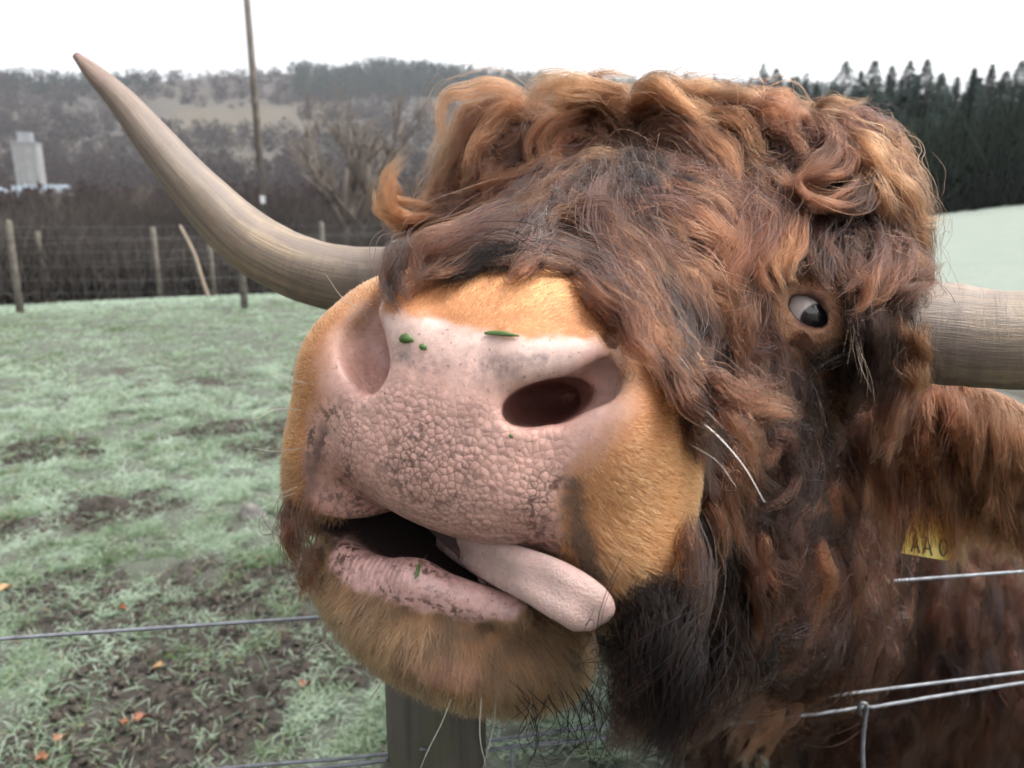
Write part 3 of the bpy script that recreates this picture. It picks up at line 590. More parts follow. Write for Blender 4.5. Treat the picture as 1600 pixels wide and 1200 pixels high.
st('r', 6, 12, (1246, 818), (1275, 862), (1265, 920), (1220, 970), (1188, 1004), n=4); st('b', 5, 14, (1160, 848), (1190, 900), (1206, 952), (1190, 1015)); st('b', 5, 14, (1290, 860), (1300, 910), (1280, 960), (1240, 1010)); st('r', 5, 12, (1230, 900), (1230, 960), (1200, 1020), (1160, 1070)); st('b', 5, 14, (1310, 900), (1310, 960), (1280, 1020), (1230, 1080))
st('d', 4, 16, (1085, 795), (1112, 870), (1104, 950), (1088, 1022), (1072, 1092), n=4); st('k', 4, 22, (1000, 900), (1030, 980), (1040, 1060), (1030, 1140), n=6); st('d', 4, 20, (1120, 900), (1140, 980), (1110, 1070), (1060, 1150), n=6); st('k', 4, 16, (1062, 935), (1042, 1000), (1012, 1052), (965, 1100), n=4); st('k', 4, 16, (985, 955), (1012, 1040), (1022, 1112), (992, 1156), n=4); st('d', 5, 16, (1050, 975), (1092, 1050), (1092, 1122), (1060, 1172), n=4)
st('d', 4, 14, (1130, 945), (1152, 1012), (1122, 1082), (1098, 1135), n=4)
st('d', 4, 14, (1220, 955), (1192, 1032), (1152, 1100), (1120, 1140)); st('b', 4, 14, (1260, 1000), (1230, 1080), (1200, 1140), (1160, 1190)); 
st('r', 2, 14, (1075, 800), (1085, 870), (1090, 940), n=3); st('k', 3, 7, (448, 840), (452, 880), (462, 925), (470, 950)); st('b', 3, 9, (450, 780), (445, 830), (455, 880), n=4); st('b', 3, 8, (500, 850), (480, 880), (475, 930))
st('d', 4, 8, (660, 380), (620, 395), (608, 430), (618, 470)); st('d', 4, 22, (985, 930), (1005, 1010), (1000, 1080), (985, 1150), n=6); st('k', 4, 22, (1060, 900), (1075, 990), (1070, 1080), (1040, 1170), n=6)

def stroke_L(pts, lift, dx, dy, n=14, wob=0., wamp=1.):
    Q = bez(np.array(pts, float)+[dx, dy], n)
    if wob:
        dq = nrm(np.gradient(Q, axis=0)); ln_ = np.linalg.norm(np.diff(Q, axis=0), axis=1).sum(); tt = np.linspace(0, 1, n); Q = Q+np.stack([-dq[:, 1], dq[:, 0]], 1)*(wamp*rng.uniform(2.5, 7.5)*np.sin(rng.random()*6.28+tt*ln_/rng.uniform(70, 130)*6.28)*np.clip(tt*3, 0, 1))[:, None]
    if wob: Q = Q+np.cumsum(rng.normal(0, wob, (n, 2)), 0)*np.linspace(0, 1, n)[:, None]
    D = []
    for a, b in Q:
        h, _ = hit(a, b); D.append(np.nan if h is None else (h-C0)@CF)
    D = np.array(D); ok = ~np.isnan(D)
    if not ok.any(): return None
    if ok.sum() > 2:                              # an odd point that falls past the head's edge onto the body behind follows its neighbours
        far = D > np.nanmin(D)+.16; ok &= ~far
    i = np.arange(n); D = np.interp(i, i[ok], D[ok]); D = np.convolve(np.pad(D, 2, mode='edge'), np.ones(5)/5, 'valid')
    t = np.linspace(0, 1, n); h = lift/100*(-.35+1.35*np.sin(np.clip(t*2.3, 0, 1.57))*(1-.22*t))
    return toL(np.array([W(a, b, d-e) for (a, b), d, e in zip(Q, D, h)]))
CLs, CR_, CN_, CP, FL_p, FL_t, FL_c = [], [], [], [], [], [], []
for c, lift, wid, pts, n in S:
    P = np.array(pts, float); dv = nrm(np.gradient(P, axis=0)); pv = np.array([-dv[len(P)//2][1], dv[len(P)//2][0]])
    for k in range(n+1):
        off = (0 if n == 1 else (k/n-.5)*2)*wid*1.05+rng.normal(0, 2.5); al = rng.normal(0, wid*.5)
        q = stroke_L(pts, lift*rng.uniform(.62, 1.05), *(pv*off+dv[len(P)//2]*al), wob=1.6, wamp=.25 if c == 'k' else (.6 if c == 'd' else 1.))
        if q is None: continue
        CLs.append(q); CR_.append(max(.30, wid*.052)*rng.uniform(.75, 1.3)); CN_.append(int(44+wid*3.6)); CP.append(c)
    q = stroke_L(pts, .5, 0, 0)
    if q is not None: FL_p.append(q[:-1]); FL_t.append(nrm(np.diff(q, axis=0))); FL_c += [c]*(len(q)-1)
FL_p = np.concatenate(FL_p); FL_t = np.concatenate(FL_t); FL_c = np.array(FL_c)
CL = np.array(CLs)
HAIR_GAIN = .22
def pal(c):
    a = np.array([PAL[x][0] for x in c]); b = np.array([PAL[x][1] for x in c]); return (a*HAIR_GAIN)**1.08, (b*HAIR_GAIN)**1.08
def clear_eye(C, rx=62, ry=56):
    a, b, d = pixel(toW(C.reshape(-1, 3))); m_ = ((((a-1258)/rx)**2+((b-480)/ry)**2) < 1).reshape(C.shape[:2]); return ~m_.any(1)
def clear_muzzle(C):
    LL = C; return ~((LL[..., 2] > -13.5)&(np.abs(LL[..., 0]) < 12)&(LL[..., 1] > -8)).any(1)
def make_locks(CL, rad, cnt, rc, tc, spread_root=1.0, tip=.35, frizz=.05, hair_r=.00017, stray=.04, n_out=None):
    """strands around every centre line (K,n,3 in cm); returns world points, counts, radii, colours"""
    K, n, _ = CL.shape; T = nrm(np.gradient(CL, axis=1)); ref = nrm(sdf_grad(CL[:, n//3])); A = nrm(np.cross(T, ref[:, None, :])); B = np.cross(T, A)
    idx = np.repeat(np.arange(K), cnt); M = len(idx); t = np.linspace(0, 1, n)
    r = np.sqrt(rng.random(M))*rad[idx]; a = rng.random(M)*2*np.pi; strayf = rng.random(M) < stray; r = np.where(strayf, r*2.2, r)
    prof = (1-t)**2*spread_root*.9+2*t*(1-t)*1.15+t**2*tip; prof = prof[None]*np.where(strayf, 1.35, 1)[:, None]
    tw_ = a[:, None]+(rng.normal(0, .35, M)[:, None]+rng.normal(0, .8, K)[idx][:, None])*t[None]*1.6
    ln = np.clip(rng.normal(.93, .09, M), .55, 1.12); t0 = rng.random(M)**1.5*.30; u = (t0[:, None]+t[None]*np.maximum(ln-t0, .3)[:, None])*(n-1); i0 = np.clip(u.astype(int), 0, n-2); f = (u-i0)[..., None]
    P = CL[idx[:, None], i0]*(1-f)+CL[idx[:, None], i0+1]*f; Ai = A[idx[:, None], i0]*(1-f)+A[idx[:, None], i0+1]*f; Bi = B[idx[:, None], i0]*(1-f)+B[idx[:, None], i0+1]*f
    P = P+(r[:, None]*prof*np.cos(tw_))[..., None]*Ai+(r[:, None]*prof*np.sin(tw_))[..., None]*Bi
    ph = rng.random((M, 1, 3))*6.28; fr = rng.uniform(1.2, 3.2, (M, 1, 3)); am = rng.gamma(1.6, frizz, (M, 1, 1))*np.where(strayf, 1.8, 1)[:, None, None]
    lf = rng.normal(0, .16, (M, 1, 1))*np.sin(3.14*t)[None, :, None]; P = P+lf*ref[idx][:, None, :]+am*np.sin(ph+fr*2*t[None, :, None]*3.14)*(t[None, :, None]**.8)
    rr = hair_r*(1-.72*t[None]**2)*(.35+.65*np.clip(t[None]*5, 0, 1))*rng.uniform(.6, 1.3, (M, 1))
    j = rng.lognormal(0, .34, (M, 1)).clip(.4, 2.4)*rng.lognormal(0, .30, K).clip(.5, 1.9)[idx][:, None]
    return toW(P.reshape(-1, 3)), np.full(M, n), rr, np.clip(rc[idx]*j, .004, .9), np.clip(tc[idx]*j, .006, .92)
rc, tc = pal(CP); CP = np.array(CP); CR_ = np.array(CR_); CN_ = np.array(CN_)
m = NM("black_beard_hair"); m.bsdf(m.attr("tip_c").outputs["Color"], .55, None, Specular_IOR_Level=.12); M_BLACK = m.m
for nm_, sel, mt_ in (("face_locks", CP != 'k', M_HAIR), ("beard", CP == 'k', M_BLACK)):
    P_, c_, r_, rc_, tc_ = make_locks(CL[sel], CR_[sel], CN_[sel], rc[sel]*1.25, tc[sel]*1.45, frizz=.07 if mt_ is M_HAIR else .06, tip=.35 if mt_ is M_HAIR else .6, stray=.07 if mt_ is M_HAIR else .08)
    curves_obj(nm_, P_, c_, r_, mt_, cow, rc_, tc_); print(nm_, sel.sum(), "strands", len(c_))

# fillers over head and body
def fill_weight(L):
    u, v, w = L.T; wgt = sstep(14.5, 17.0, -w-.10*np.maximum(v, 0)); wgt = wgt*(np.linalg.norm(L-EYE, axis=1) > 3.2)
    return wgt
def flow_at(R):
    out = np.zeros_like(R); pc = np.empty(len(R), dtype='<U1')
    for i in range(0, len(R), 1500):
        q = R[i:i+1500]; d2 = ((q[:, None]-FL_p[None])**2).sum(-1); k = np.argpartition(d2, 7, axis=1)[:, :7]; dk_ = np.take_along_axis(d2, k, 1); w = np.exp(-dk_/14.)+1e-9
        t = (FL_t[k]*w[..., None]).sum(1); far = np.sqrt(dk_.min(1)); b = sstep(7, 14, far)[:, None]; out[i:i+1500] = nrm(t)*(1-b)+(DOWN+np.array([0, 0, -.35]))*b
        j = (w/w.sum(1, keepdims=True)).cumsum(1); r = rng.random((len(q), 1)); s = (r > j).sum(1).clip(0, 6); pc[i:i+1500] = FL_c[np.take_along_axis(k, s[:, None], 1)[:, 0]]
        isfar = far > 11; pc[i:i+1500][isfar] = rng.choice(list('brbd'), isfar.sum())
    return nrm(out), pc
def march(R, F0, length, height, curl, n=11, grav=.25, jit=.35):
    F0 = F0.copy(); nm = (R[:, 2] > -26)&(R[:, 2] < -10); F0[nm, 2] = np.minimum(F0[nm, 2], -.1); F0 = nrm(F0); ed = R-EYE; ne = np.linalg.norm(ed, axis=1) < 9; F0[ne] = nrm(F0[ne]+nrm(ed[ne])*1.3)
    K = len(R); g = nrm(sdf_grad(R)); F0 = nrm(F0+rng.normal(0, jit, (K, 3))); P = [R-g*.1]; cur = R.copy(); d = F0.copy(); step = (length/(n-1))[:, None]
    ph = rng.random(K)*6.28; om = rng.uniform(.8, 1.9, K)*rng.choice([-1, 1], K); path = [cur.copy()]
    for k in range(1, n):
        t = k/(n-1); g = nrm(sdf_grad(cur, .4)); d = nrm(d+DOWN*grav*.25); d = nrm(d-(d*g).sum(1, keepdims=True)*g*.85)
        sd_ = np.cross(d, g); turn = curl*np.sin(ph+om*6.28*t)*1.3; d = nrm(d+sd_*(turn*step[:, 0]*.35)[:, None]); cur = cur+d*step
        h = height*math.sin(min(1.57, t*2.2))*(1-.35*t); s = sdf_at(cur); cur2 = cur+g*(np.clip(h-s, -1.2, 1.6))[:, None]; cur = cur+(cur2-cur)*.75
        P.append(cur+g*(curl*.9*np.cos(ph+om*6.28*t)*t)[:, None]+sd_*(curl*.9*np.sin(ph+om*6.28*t)*t)[:, None])
    return np.stack(P, 1)
fw = fill_weight(tri_c); head = tri_c[:, 2] > -52
vis = sstep(-.45, .25, -(nrm(tri_n)*nrm(tri_c-toL(C0))).sum(1))                       # sparser on the far side
N1 = 2500; R = sample(N1, fw*head*(.15+vis)*(1+.9*sstep(8, 14, tri_c[:, 1]))); F0, pc = flow_at(R); tanw = sstep(16, 20, -R[:, 2])
cl = march(R, F0, rng.uniform(6, 12, N1), rng.uniform(.6, 2.2, N1), np.where(rng.random(N1) < .6, rng.uniform(.5, 1.05, N1), rng.uniform(.15, .5, N1)), n=13)
ok = clear_eye(cl)&clear_muzzle(cl); cl = cl[ok]; pc = pc[ok]; N1 = len(cl)
rc, tc = pal(pc); rc = rc*.70; tc = tc*.64
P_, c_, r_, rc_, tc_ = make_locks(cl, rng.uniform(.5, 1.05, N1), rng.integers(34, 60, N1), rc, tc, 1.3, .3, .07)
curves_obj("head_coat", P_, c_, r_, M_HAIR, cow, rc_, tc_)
# undercoat: short dense hair that closes the gaps
N0 = 26000; R = sample(N0, fw*head*(.1+vis)); F0, pc = flow_at(R); cl = march(R, F0, rng.uniform(2.0, 4.0, N0), rng.uniform(.5, 1.5, N0), rng.uniform(.0, .3, N0), n=6)
ok = clear_eye(cl, 40, 36)&clear_muzzle(cl); cl = cl[ok]; pc = pc[ok]; N0 = len(cl)
rc, tc = pal(np.where(np.isin(pc, ['o', 'g', 't', 'y']), 'r', pc)); j = rng.uniform(.6, 1.2, (N0, 1))
rr = .00024*(1-.7*np.linspace(0, 1, 6)[None]**2)*np.ones((N0, 1)); curves_obj("undercoat", toW(cl.reshape(-1, 3)), np.full(N0, 6), rr, M_HAIR, cow, rc*j*.8, tc*j*.7)
# body
N2 = 1500; wb = (tri_c[:, 2] <= -48)*(.06+vis)*np.clip(140/np.maximum(-tri_c[:, 2], 60), 0, 2)**2; R = sample(N2, wb); Wp = toW(R)
F0 = np.tile(DOWN, (N2, 1))+rng.normal(0, .12, (N2, 3)); cl = march(R, F0, rng.uniform(8, 16, N2), rng.uniform(1.0, 4.0, N2), rng.uniform(.2, .7, N2), grav=.8, jit=.2)
pc = rng.choice(list('rrbbdr'), N2); rc, tc = pal(pc); P_, c_, r_, rc_, tc_ = make_locks(cl, rng.uniform(.9, 1.7, N2), rng.integers(30, 52, N2), rc*.9, tc*.8, 1.3, .3, .10, hair_r=.00032)
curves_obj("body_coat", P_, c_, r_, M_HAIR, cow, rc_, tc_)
# ------------------------------------------------------------------ ground, hill, trees, far things
def interp_px(x, pts): xs, ys = zip(*pts); return np.interp(x, xs, ys)
SKYL = [(-2500, 150), (-800, 128), (0, 122), (200, 121), (400, 112), (480, 104), (540, 109), (600, 97), (650, 100), (700, 105), (780, 115), (900, 126), (1100, 133), (1300, 140), (1700, 170), (3000, 200)]
def az_px(x, y):          # photo column (at the horizon row) a ground direction belongs to
    return 800+FPX/math.cos(PITCH)*np.tan(np.clip(np.arctan2(x, y), -1.3, 1.3))
def SKY_E(px):
    py = interp_px(px, SKYL)+9; cx = (px-800)/FPX; cy = -(py-600)/FPX; dx = cx; dy = cy*math.sin(PITCH)+math.cos(PITCH); dz = cy*math.cos(PITCH)-math.sin(PITCH); return np.arctan2(dz, np.hypot(dx, dy))
def height(x, y):
    x = np.asarray(x, float); y = np.asarray(y, float); r = np.hypot(x, y); front = y > 0; px = az_px(x, y)
    e_top = SKY_E(px); e = np.radians(-3.2)+(e_top+np.radians(3.2))*np.clip((r-120)/680, 0, 1)
    hill = np.tan(e)*r+1.4; dip = -.9*sstep(11.5, 22, r)-7*sstep(25, 120, r); left = np.where(r < 120, dip, dip+(hill-dip)*sstep(100, 150, r))
    crest = np.tan(e_top)*800+1.4; left = np.where(r > 800, crest-(r-800)*.05, left)
    right = np.minimum(.024*np.maximum(r-6, 0), 2.2)*(.55+.62*np.clip((px-1430)/170, 0, 1.4)); right = np.where(r > 110, right+(left-right)*sstep(110, 320, r), right)
    s = sstep(1000, 1330, px); z = left*(1-s)+right*s
    return np.where(front, z, 0.)
gn = lambda x, y, s, k: vnoise(np.stack([x, y, np.full_like(x, k*.37)], -1), s, k)
MUDS = [(165, 792, .30), (330, 592, .35), (270, 1085, .34), (170, 1160, .30), (60, 700, .3), (520, 1010, .3), (420, 700, .22), (90, 930, .25), (340, 950, .28), (560, 700, .35)]
def at_px(px, py, z=0.): 
    D = W(px, py, 1.)-C0; t = (z-CAM_H)/D[2]; return C0+D*t
MUDP = [(at_px(a, b)[:2], c) for a, b, c in MUDS]
def mud_mask(x, y):
    n = gn(x, y, 2.2, 5)*.6+gn(x, y, 6., 6)*.3+gn(x, y, 15., 8)*.1; r = np.hypot(x, y)
    thr = np.interp(r, [0, 2.6, 3.6, 6, 11], [.50, .52, .60, .66, .70]); m = sstep(thr, thr+.10, n)
    for (c, rad), (q, _, _) in zip(MUDP, MUDS):
        dd = np.hypot((x-c[0])/1.4, y-c[1])/rad; m = np.maximum(m, (1-sstep(.55, 1.1, dd+.5*(n-.5))))
    return m
radii = [0.]; r = .5
while r < 1500: radii.append(r); r *= 1.010 if r < 9 else (1.018 if r < 30 else 1.035)
radii = np.array(radii); ang = np.concatenate([np.radians(np.arange(-50, 50.01, .33)), np.radians(np.arange(56, 305, 7.))]); na = len(ang)
RR, AA = np.meshgrid(radii[1:], ang, indexing='ij'); X = RR*np.sin(AA); Y = RR*np.cos(AA); Z = height(X.ravel(), Y.ravel()).reshape(X.shape)
xf, yf = X.ravel(), Y.ravel(); mud = mud_mask(xf, yf)
amp = np.interp(RR.ravel(), [0, 8, 14, 30, 150, 800], [1, 1, .8, .6, 6, 30]); rel = (gn(xf, yf, 3.5, 11)-.5)*.05+(gn(xf, yf, 9., 12)-.5)*.035+(gn(xf, yf, 17., 13)-.5)*.030+(gn(xf, yf, 38., 15)-.5)*.016
rel = np.where(RR.ravel() > 60, (gn(xf, yf, .02, 14)-.5)*1.0, rel-mud*.018); Z = Z+(rel*np.where(RR.ravel() > 60, amp*.4, amp)).reshape(Z.shape)
V = np.stack([X, Y, Z], -1).reshape(-1, 3); V = np.vstack([[[0, 0, 0]], V]); nr = len(radii)-1
i, j = np.meshgrid(np.arange(nr-1), np.arange(na), indexing='ij'); a = 1+i*na+j; b = 1+i*na+(j+1) % na; F = np.stack([a, b, b+na, a+na], -1).reshape(-1, 4)
px_v = az_px(xf, yf); py_v = pixel(np.stack([xf, np.maximum(yf, .05), Z.ravel()], -1))[1]; rv = RR.ravel()
gnz = gn(xf, yf, .03, 21)-.5
tan1 = np.exp(-(((px_v-380-gnz*160)/140)**2)**2-(((py_v-190-gnz*50)/30)**2)**2)*(.55+.9*gn(xf, yf, .012, 22)); tan2 = np.exp(-(((px_v-370)/90)**2)**2-(((py_v-268)/30)**2)**2)
zone = np.stack([np.clip(np.maximum(tan1, .8*tan2), 0, 1), sstep(1150, 1330, px_v)*(rv > 8), mud], 1); zone = np.vstack([[[0, 0, 0]], zone])
m = NM("ground_soil_and_grass"); co = m.coord(); z3 = m.n("ShaderNodeSeparateColor"); m.l(m.attr("zone").outputs["Color"], z3.inputs[0]); dist = m.attr("dist").outputs["Fac"]
n1_ = m.noise(co, 9, 6); n2_ = m.noise(co, 55, 6, .65); n3_ = m.noise(co, .05, 5)
soil = m.mix(n2_, (.012, .010, .008), (.055, .045, .035)); frost = m.mix(n2_, (.026, .030, .020), (.105, .125, .09)); near_c = m.mix(z3.outputs[2], m.mix(m.ramp(n1_, [(.35, .0), (.6, 1.)]), m.mix(.5, soil, frost), frost), soil)
rfield = m.mix(m.noise(co, .35, 5), (.135, .166, .135), (.175, .20, .168)); hillc = m.mix(z3.outputs[0], m.mix(n3_, (.024, .019, .017), (.045, .036, .026)), m.mix(n3_, (.045, .035, .020), (.08, .062, .034)))
c = m.mix(m.ramp(dist, [(.40, 0.), (.5, 1.)]), near_c, hillc); c = m.mix(z3.outputs[1], c, rfield)
m.bsdf(c, .85, m.bump(m.math('ADD', n2_, m.math('MULTIPLY', n1_, .6)), .8, .012)); M_GROUND = m.m
Vf = V; ground = np_mesh("ground", Vf, F, M_GROUND); tag(ground, kind="structure"); ground["label"] = "frosted pasture running to the valley and hill"
add_attr(ground.data, "zone", zone); add_attr(ground.data, "dist", np.concatenate([[0], np.clip(np.log10(np.maximum(rv, 1))/3, 0, 1)]), 'FLOAT')
def gz_at(x, y): return float(height(np.array([x]), np.array([y]))[0])

# frosted grass
def grass(n, r0, r1, rad, ln):
    rr = np.sqrt(rng.random(n)*(r1**2-r0**2)+r0**2); aa = rng.uniform(-.74, .30, n); x = rr*np.sin(aa); y = rr*np.cos(aa)
    tu = gn(x, y, 9., 31)*.55+gn(x, y, 24., 32)*.45; mm = mud_mask(x, y); keep = rng.random(n) < np.clip((1.08-mm*.90)*sstep(.43, .60, tu), .02, 1); x, y, tu = x[keep], y[keep], tu[keep]; k = len(x)
    z = height(x, y); t = np.linspace(0, 1, 4)[None, :, None]; l = ln*rng.uniform(.45, 1.25, k)*(.55+.9*tu); th = rng.random(k)*6.283; tilt = rng.uniform(.25, 1.25, k)
    d = np.stack([np.cos(th)*np.sin(tilt), np.sin(th)*np.sin(tilt), np.cos(tilt)], 1); b = np.stack([np.cos(th), np.sin(th), np.full(k, -1.1)], 1)
    P = np.stack([x, y, z-.006], 1)[:, None]+l[:, None, None]*(d[:, None]*t+b[:, None]*t**2*rng.uniform(.1, .5, k)[:, None, None]); ra = rad*(1-.75*t[..., 0]**2)*rng.uniform(.7, 1.4, (k, 1))
    fr = np.clip(rng.normal(.72, .22, (k, 1))+((gn(x, y, 1.2, 41)-.5)*.7+(gn(x, y, 7., 42)-.5)*1.1)[:, None], 0, 1); fr = np.clip(fr+.5*sstep(10.5, 13, np.hypot(x, y))[:, None], 0, 1); g0 = np.array([.045, .085, .028]); g1 = np.array([.10, .155, .055]); yl = (rng.random((k, 1)) < .06)
    base = g0+(g1-g0)*rng.random((k, 1)); base = np.where(yl, [.24, .19, .08], base); tip = base*(1-fr)+np.array([.50, .60, .50])*fr
    return P.reshape(-1, 3), ra, base*.9+.10*tip, tip, k
gp = [grass(230000, 1.75, 4.2, .0013, .043), grass(170000, 4.0, 7.0, .0020, .055), grass(90000, 6.8, 12.0, .0032, .06), grass(60000, 11.8, 16.0, .0045, .08)]
m = NM("frosted_blades"); ic = m.n("ShaderNodeHairInfo"); c = m.mix(ic.outputs["Intercept"], m.attr("root_c").outputs["Color"], m.attr("tip_c").outputs["Color"])
df = m.n("ShaderNodeBsdfDiffuse"); m.l(c, df.inputs[0]); tr_ = m.n("ShaderNodeBsdfTranslucent"); m.l(c, tr_.inputs[0]); mx = m.n("ShaderNodeMixShader"); mx.inputs[0].default_value = .3; m.l(df.outputs[0], mx.inputs[1]); m.l(tr_.outputs[0], mx.inputs[2]); m.l(mx.outputs[0], m.out.inputs[0]); M_BLADE = m.m
k = sum(g[4] for g in gp); go = curves_obj("grass", np.vstack([g[0] for g in gp]), np.full(k, 4), np.concatenate([g[1].ravel() for g in gp]), M_BLADE, None, np.vstack([g[2] for g in gp]), np.vstack([g[3] for g in gp]))
tag(go, "frosted short green grass covering the muddy pasture", "grass", kind="stuff"); print("grass", k)

# crumbs of soil on the bare patches
n = 60000; rr = np.sqrt(rng.random(n)*(6.5**2-1.7**2)+1.7**2); aa = rng.uniform(-.74, .30, n); x = rr*np.sin(aa); y = rr*np.cos(aa); keep = rng.random(n) < mud_mask(x, y)**2*.9+.05; x, y = x[keep], y[keep]; k = len(x)
oc = np.array([[1, 0, 0], [-1, 0, 0], [0, 1, 0], [0, -1, 0], [0, 0, 1], [0, 0, -1.]]); of = np.array([[0, 2, 4], [2, 1, 4], [1, 3, 4], [3, 0, 4], [2, 0, 5], [1, 2, 5], [3, 1, 5], [0, 3, 5]])
sz = (.004+.011*rng.random(k)**3)[:, None, None]; V = (oc[None]+rng.normal(0, .28, (k, 6, 3)))*sz*[1.2, 1.2, .8]+np.stack([x, y, height(x, y)-.004+rng.uniform(-.004, .008, k)], 1)[:, None]
cr = np_mesh("soil_crumbs", V.reshape(-1, 3), (of[None]+6*np.arange(k)[:, None, None]).reshape(-1, 3), simple("soil_crumb", (.012, .009, .007), (.06, .048, .036), 35, .95, .3), None, False); tag(cr, "dark crumbs of trodden soil on the bare patches", "soil", kind="stuff"); print("crumbs", k)
# thicket of bare scrub behind the far fence
def twigs(name, n, fn, rad, h, c0, c1, npt=5):
    x, y, hs_ = fn(n); z = height(x, y)-.05; th = rng.random(n)*6.283; tl = rng.uniform(0, .9, n); t = np.linspace(0, 1, npt)[None, :, None]
    d = np.stack([np.cos(th)*np.sin(tl), np.sin(th)*np.sin(tl), np.cos(tl)], 1); l = h*hs_*rng.uniform(.35, 1., n); st_ = rng.random(n)**1.5*.75
    P = np.stack([x, y, z], 1)[:, None]+np.array([0, 0, 1.])*(st_*l)[:, None, None]+d[:, None]*t*(l*(1-st_*.7))[:, None, None]+np.cumsum(rng.normal(0, .05, (n, npt, 3)), 1)*t
    ra = rad*(1-.8*t[..., 0])*rng.uniform(.5, 1.6, (n, 1)); j = rng.random((n, 1)); cc = np.array(c0)*(1-j)+np.array(c1)*j
    return curves_obj(name, P.reshape(-1, 3), np.full(n, npt), ra, M_BLADE, None, cc, cc*1.15)
def thick(n):
    r = rng.uniform(15, 34, n); pxs = rng.uniform(-500, 1150, n); a = np.arctan((pxs-800)/FPX*math.cos(PITCH)); x = r*np.sin(a); y = r*np.cos(a); return x, y, (.45+1.0*vnoise(np.stack([x, y, x*0], 1), .25, 51))*np.interp(r, [15, 34], [.85, 1.25])
sb = twigs("scrub", 80000, thick, .012, 2.3, (.036, .033, .033), (.085, .074, .064)); tag(sb, "dark bare scrub filling the hedge behind the far fence", "scrub", kind="stuff")

# woodland on the far hill: many small crowns of leaf-sized cards, one mass
def cards(cx, cy, cz, rx, rz, n, size):
    q = nrm(rng.normal(0, 1, (n, 3)))*(rng.random((n, 1))**.4); c = np.array([cx, cy, cz])+q*[rx, rx, rz]; a = rng.normal(0, 1, (n, 3)); a = nrm(a)*size; b = nrm(np.cross(a, rng.normal(0, 1, (n, 3))))*size
    return np.stack([c-a-b, c+a-b*.6, c+b], 1).reshape(-1, 3)
def wood(name, n, zone_fn, h, mat, per=40):
    out = []; cnt = 0
    while cnt < n:
        pxs = rng.uniform(-700, 1300); r = rng.uniform(140, 810); a = math.atan((pxs-800)/FPX*math.cos(PITCH)); x, y = r*math.sin(a), r*math.cos(a); z = gz_at(x, y); py = pixel((x, y, z))[1]
        if not zone_fn(pxs, py, x, y): continue
        hh = h*random.uniform(.6, 1.3); out.append(cards(x, y, z+hh*.45, hh*.50, hh*.55, per, hh*.095)); cnt += 1
    V = np.vstack(out); return np_mesh(name, V, np.arange(len(V)).reshape(-1, 3), mat, None, False)
def is_tan(px, py, x, y):
    q = (vnoise(np.array([[x, y, 0.]]), .02, 61)[0]-.5)*90; q2 = (vnoise(np.array([[x, y, 0.]]), .035, 62)[0]-.5)*60; return (235+q < px < 500+q2 and 170+q2*.5 < py < 205+q*.4) or (310 < px < 450 and 236 < py < 262)
def foliage_mat(name, c1, c2, sc_, *_a):
    m = NM(name); c = m.ramp(m.noise(m.coord(), sc_, 5), [(.3, c1), (.7, c2)]); a = m.n("ShaderNodeBsdfDiffuse"); b = m.n("ShaderNodeBsdfTranslucent"); x = m.n("ShaderNodeMixShader"); x.inputs[0].default_value = .5
    m.l(c, a.inputs[0]); m.l(c, b.inputs[0]); m.l(a.outputs[0], x.inputs[1]); m.l(b.outputs[0], x.inputs[2]); m.l(x.outputs[0], m.out.inputs[0]); return m.m
M_WOOD1 = foliage_mat("bare_woodland", (.026, .017, .018), (.050, .034, .030), .05, .9, 0.); M_WOOD2 = foliage_mat("conifer_woodland", (.010, .018, .014), (.024, .036, .024), .06, .9, 0.)
M_WOOD3 = foliage_mat("russet_woodland", (.038, .023, .014), (.075, .048, .026), .05, .9, 0.)
wd1 = wood("bare_wood", 5600, lambda a, b, x, y: (not is_tan(a, b, x, y)) and not (470 < a and b < 150), 9, M_WOOD1, 46); tag(wd1, "purple brown bare woodland covering the far hillside", "woodland", kind="stuff")
wd2 = wood("conifer_wood", 1800, lambda a, b, x, y: (470 < a and b < 158) or (a < 260 and b < 150 and random.random() < .4), 10, M_WOOD2); tag(wd2, "dark green conifer wood along the hilltop", "woodland", kind="stuff")
wd3 = wood("russet_wood", 1500, lambda a, b, x, y: b > 175 and not is_tan(a, b, x, y), 6, M_WOOD3); tag(wd3, "russet scrub woodland on the lower hillside", "woodland", kind="stuff")

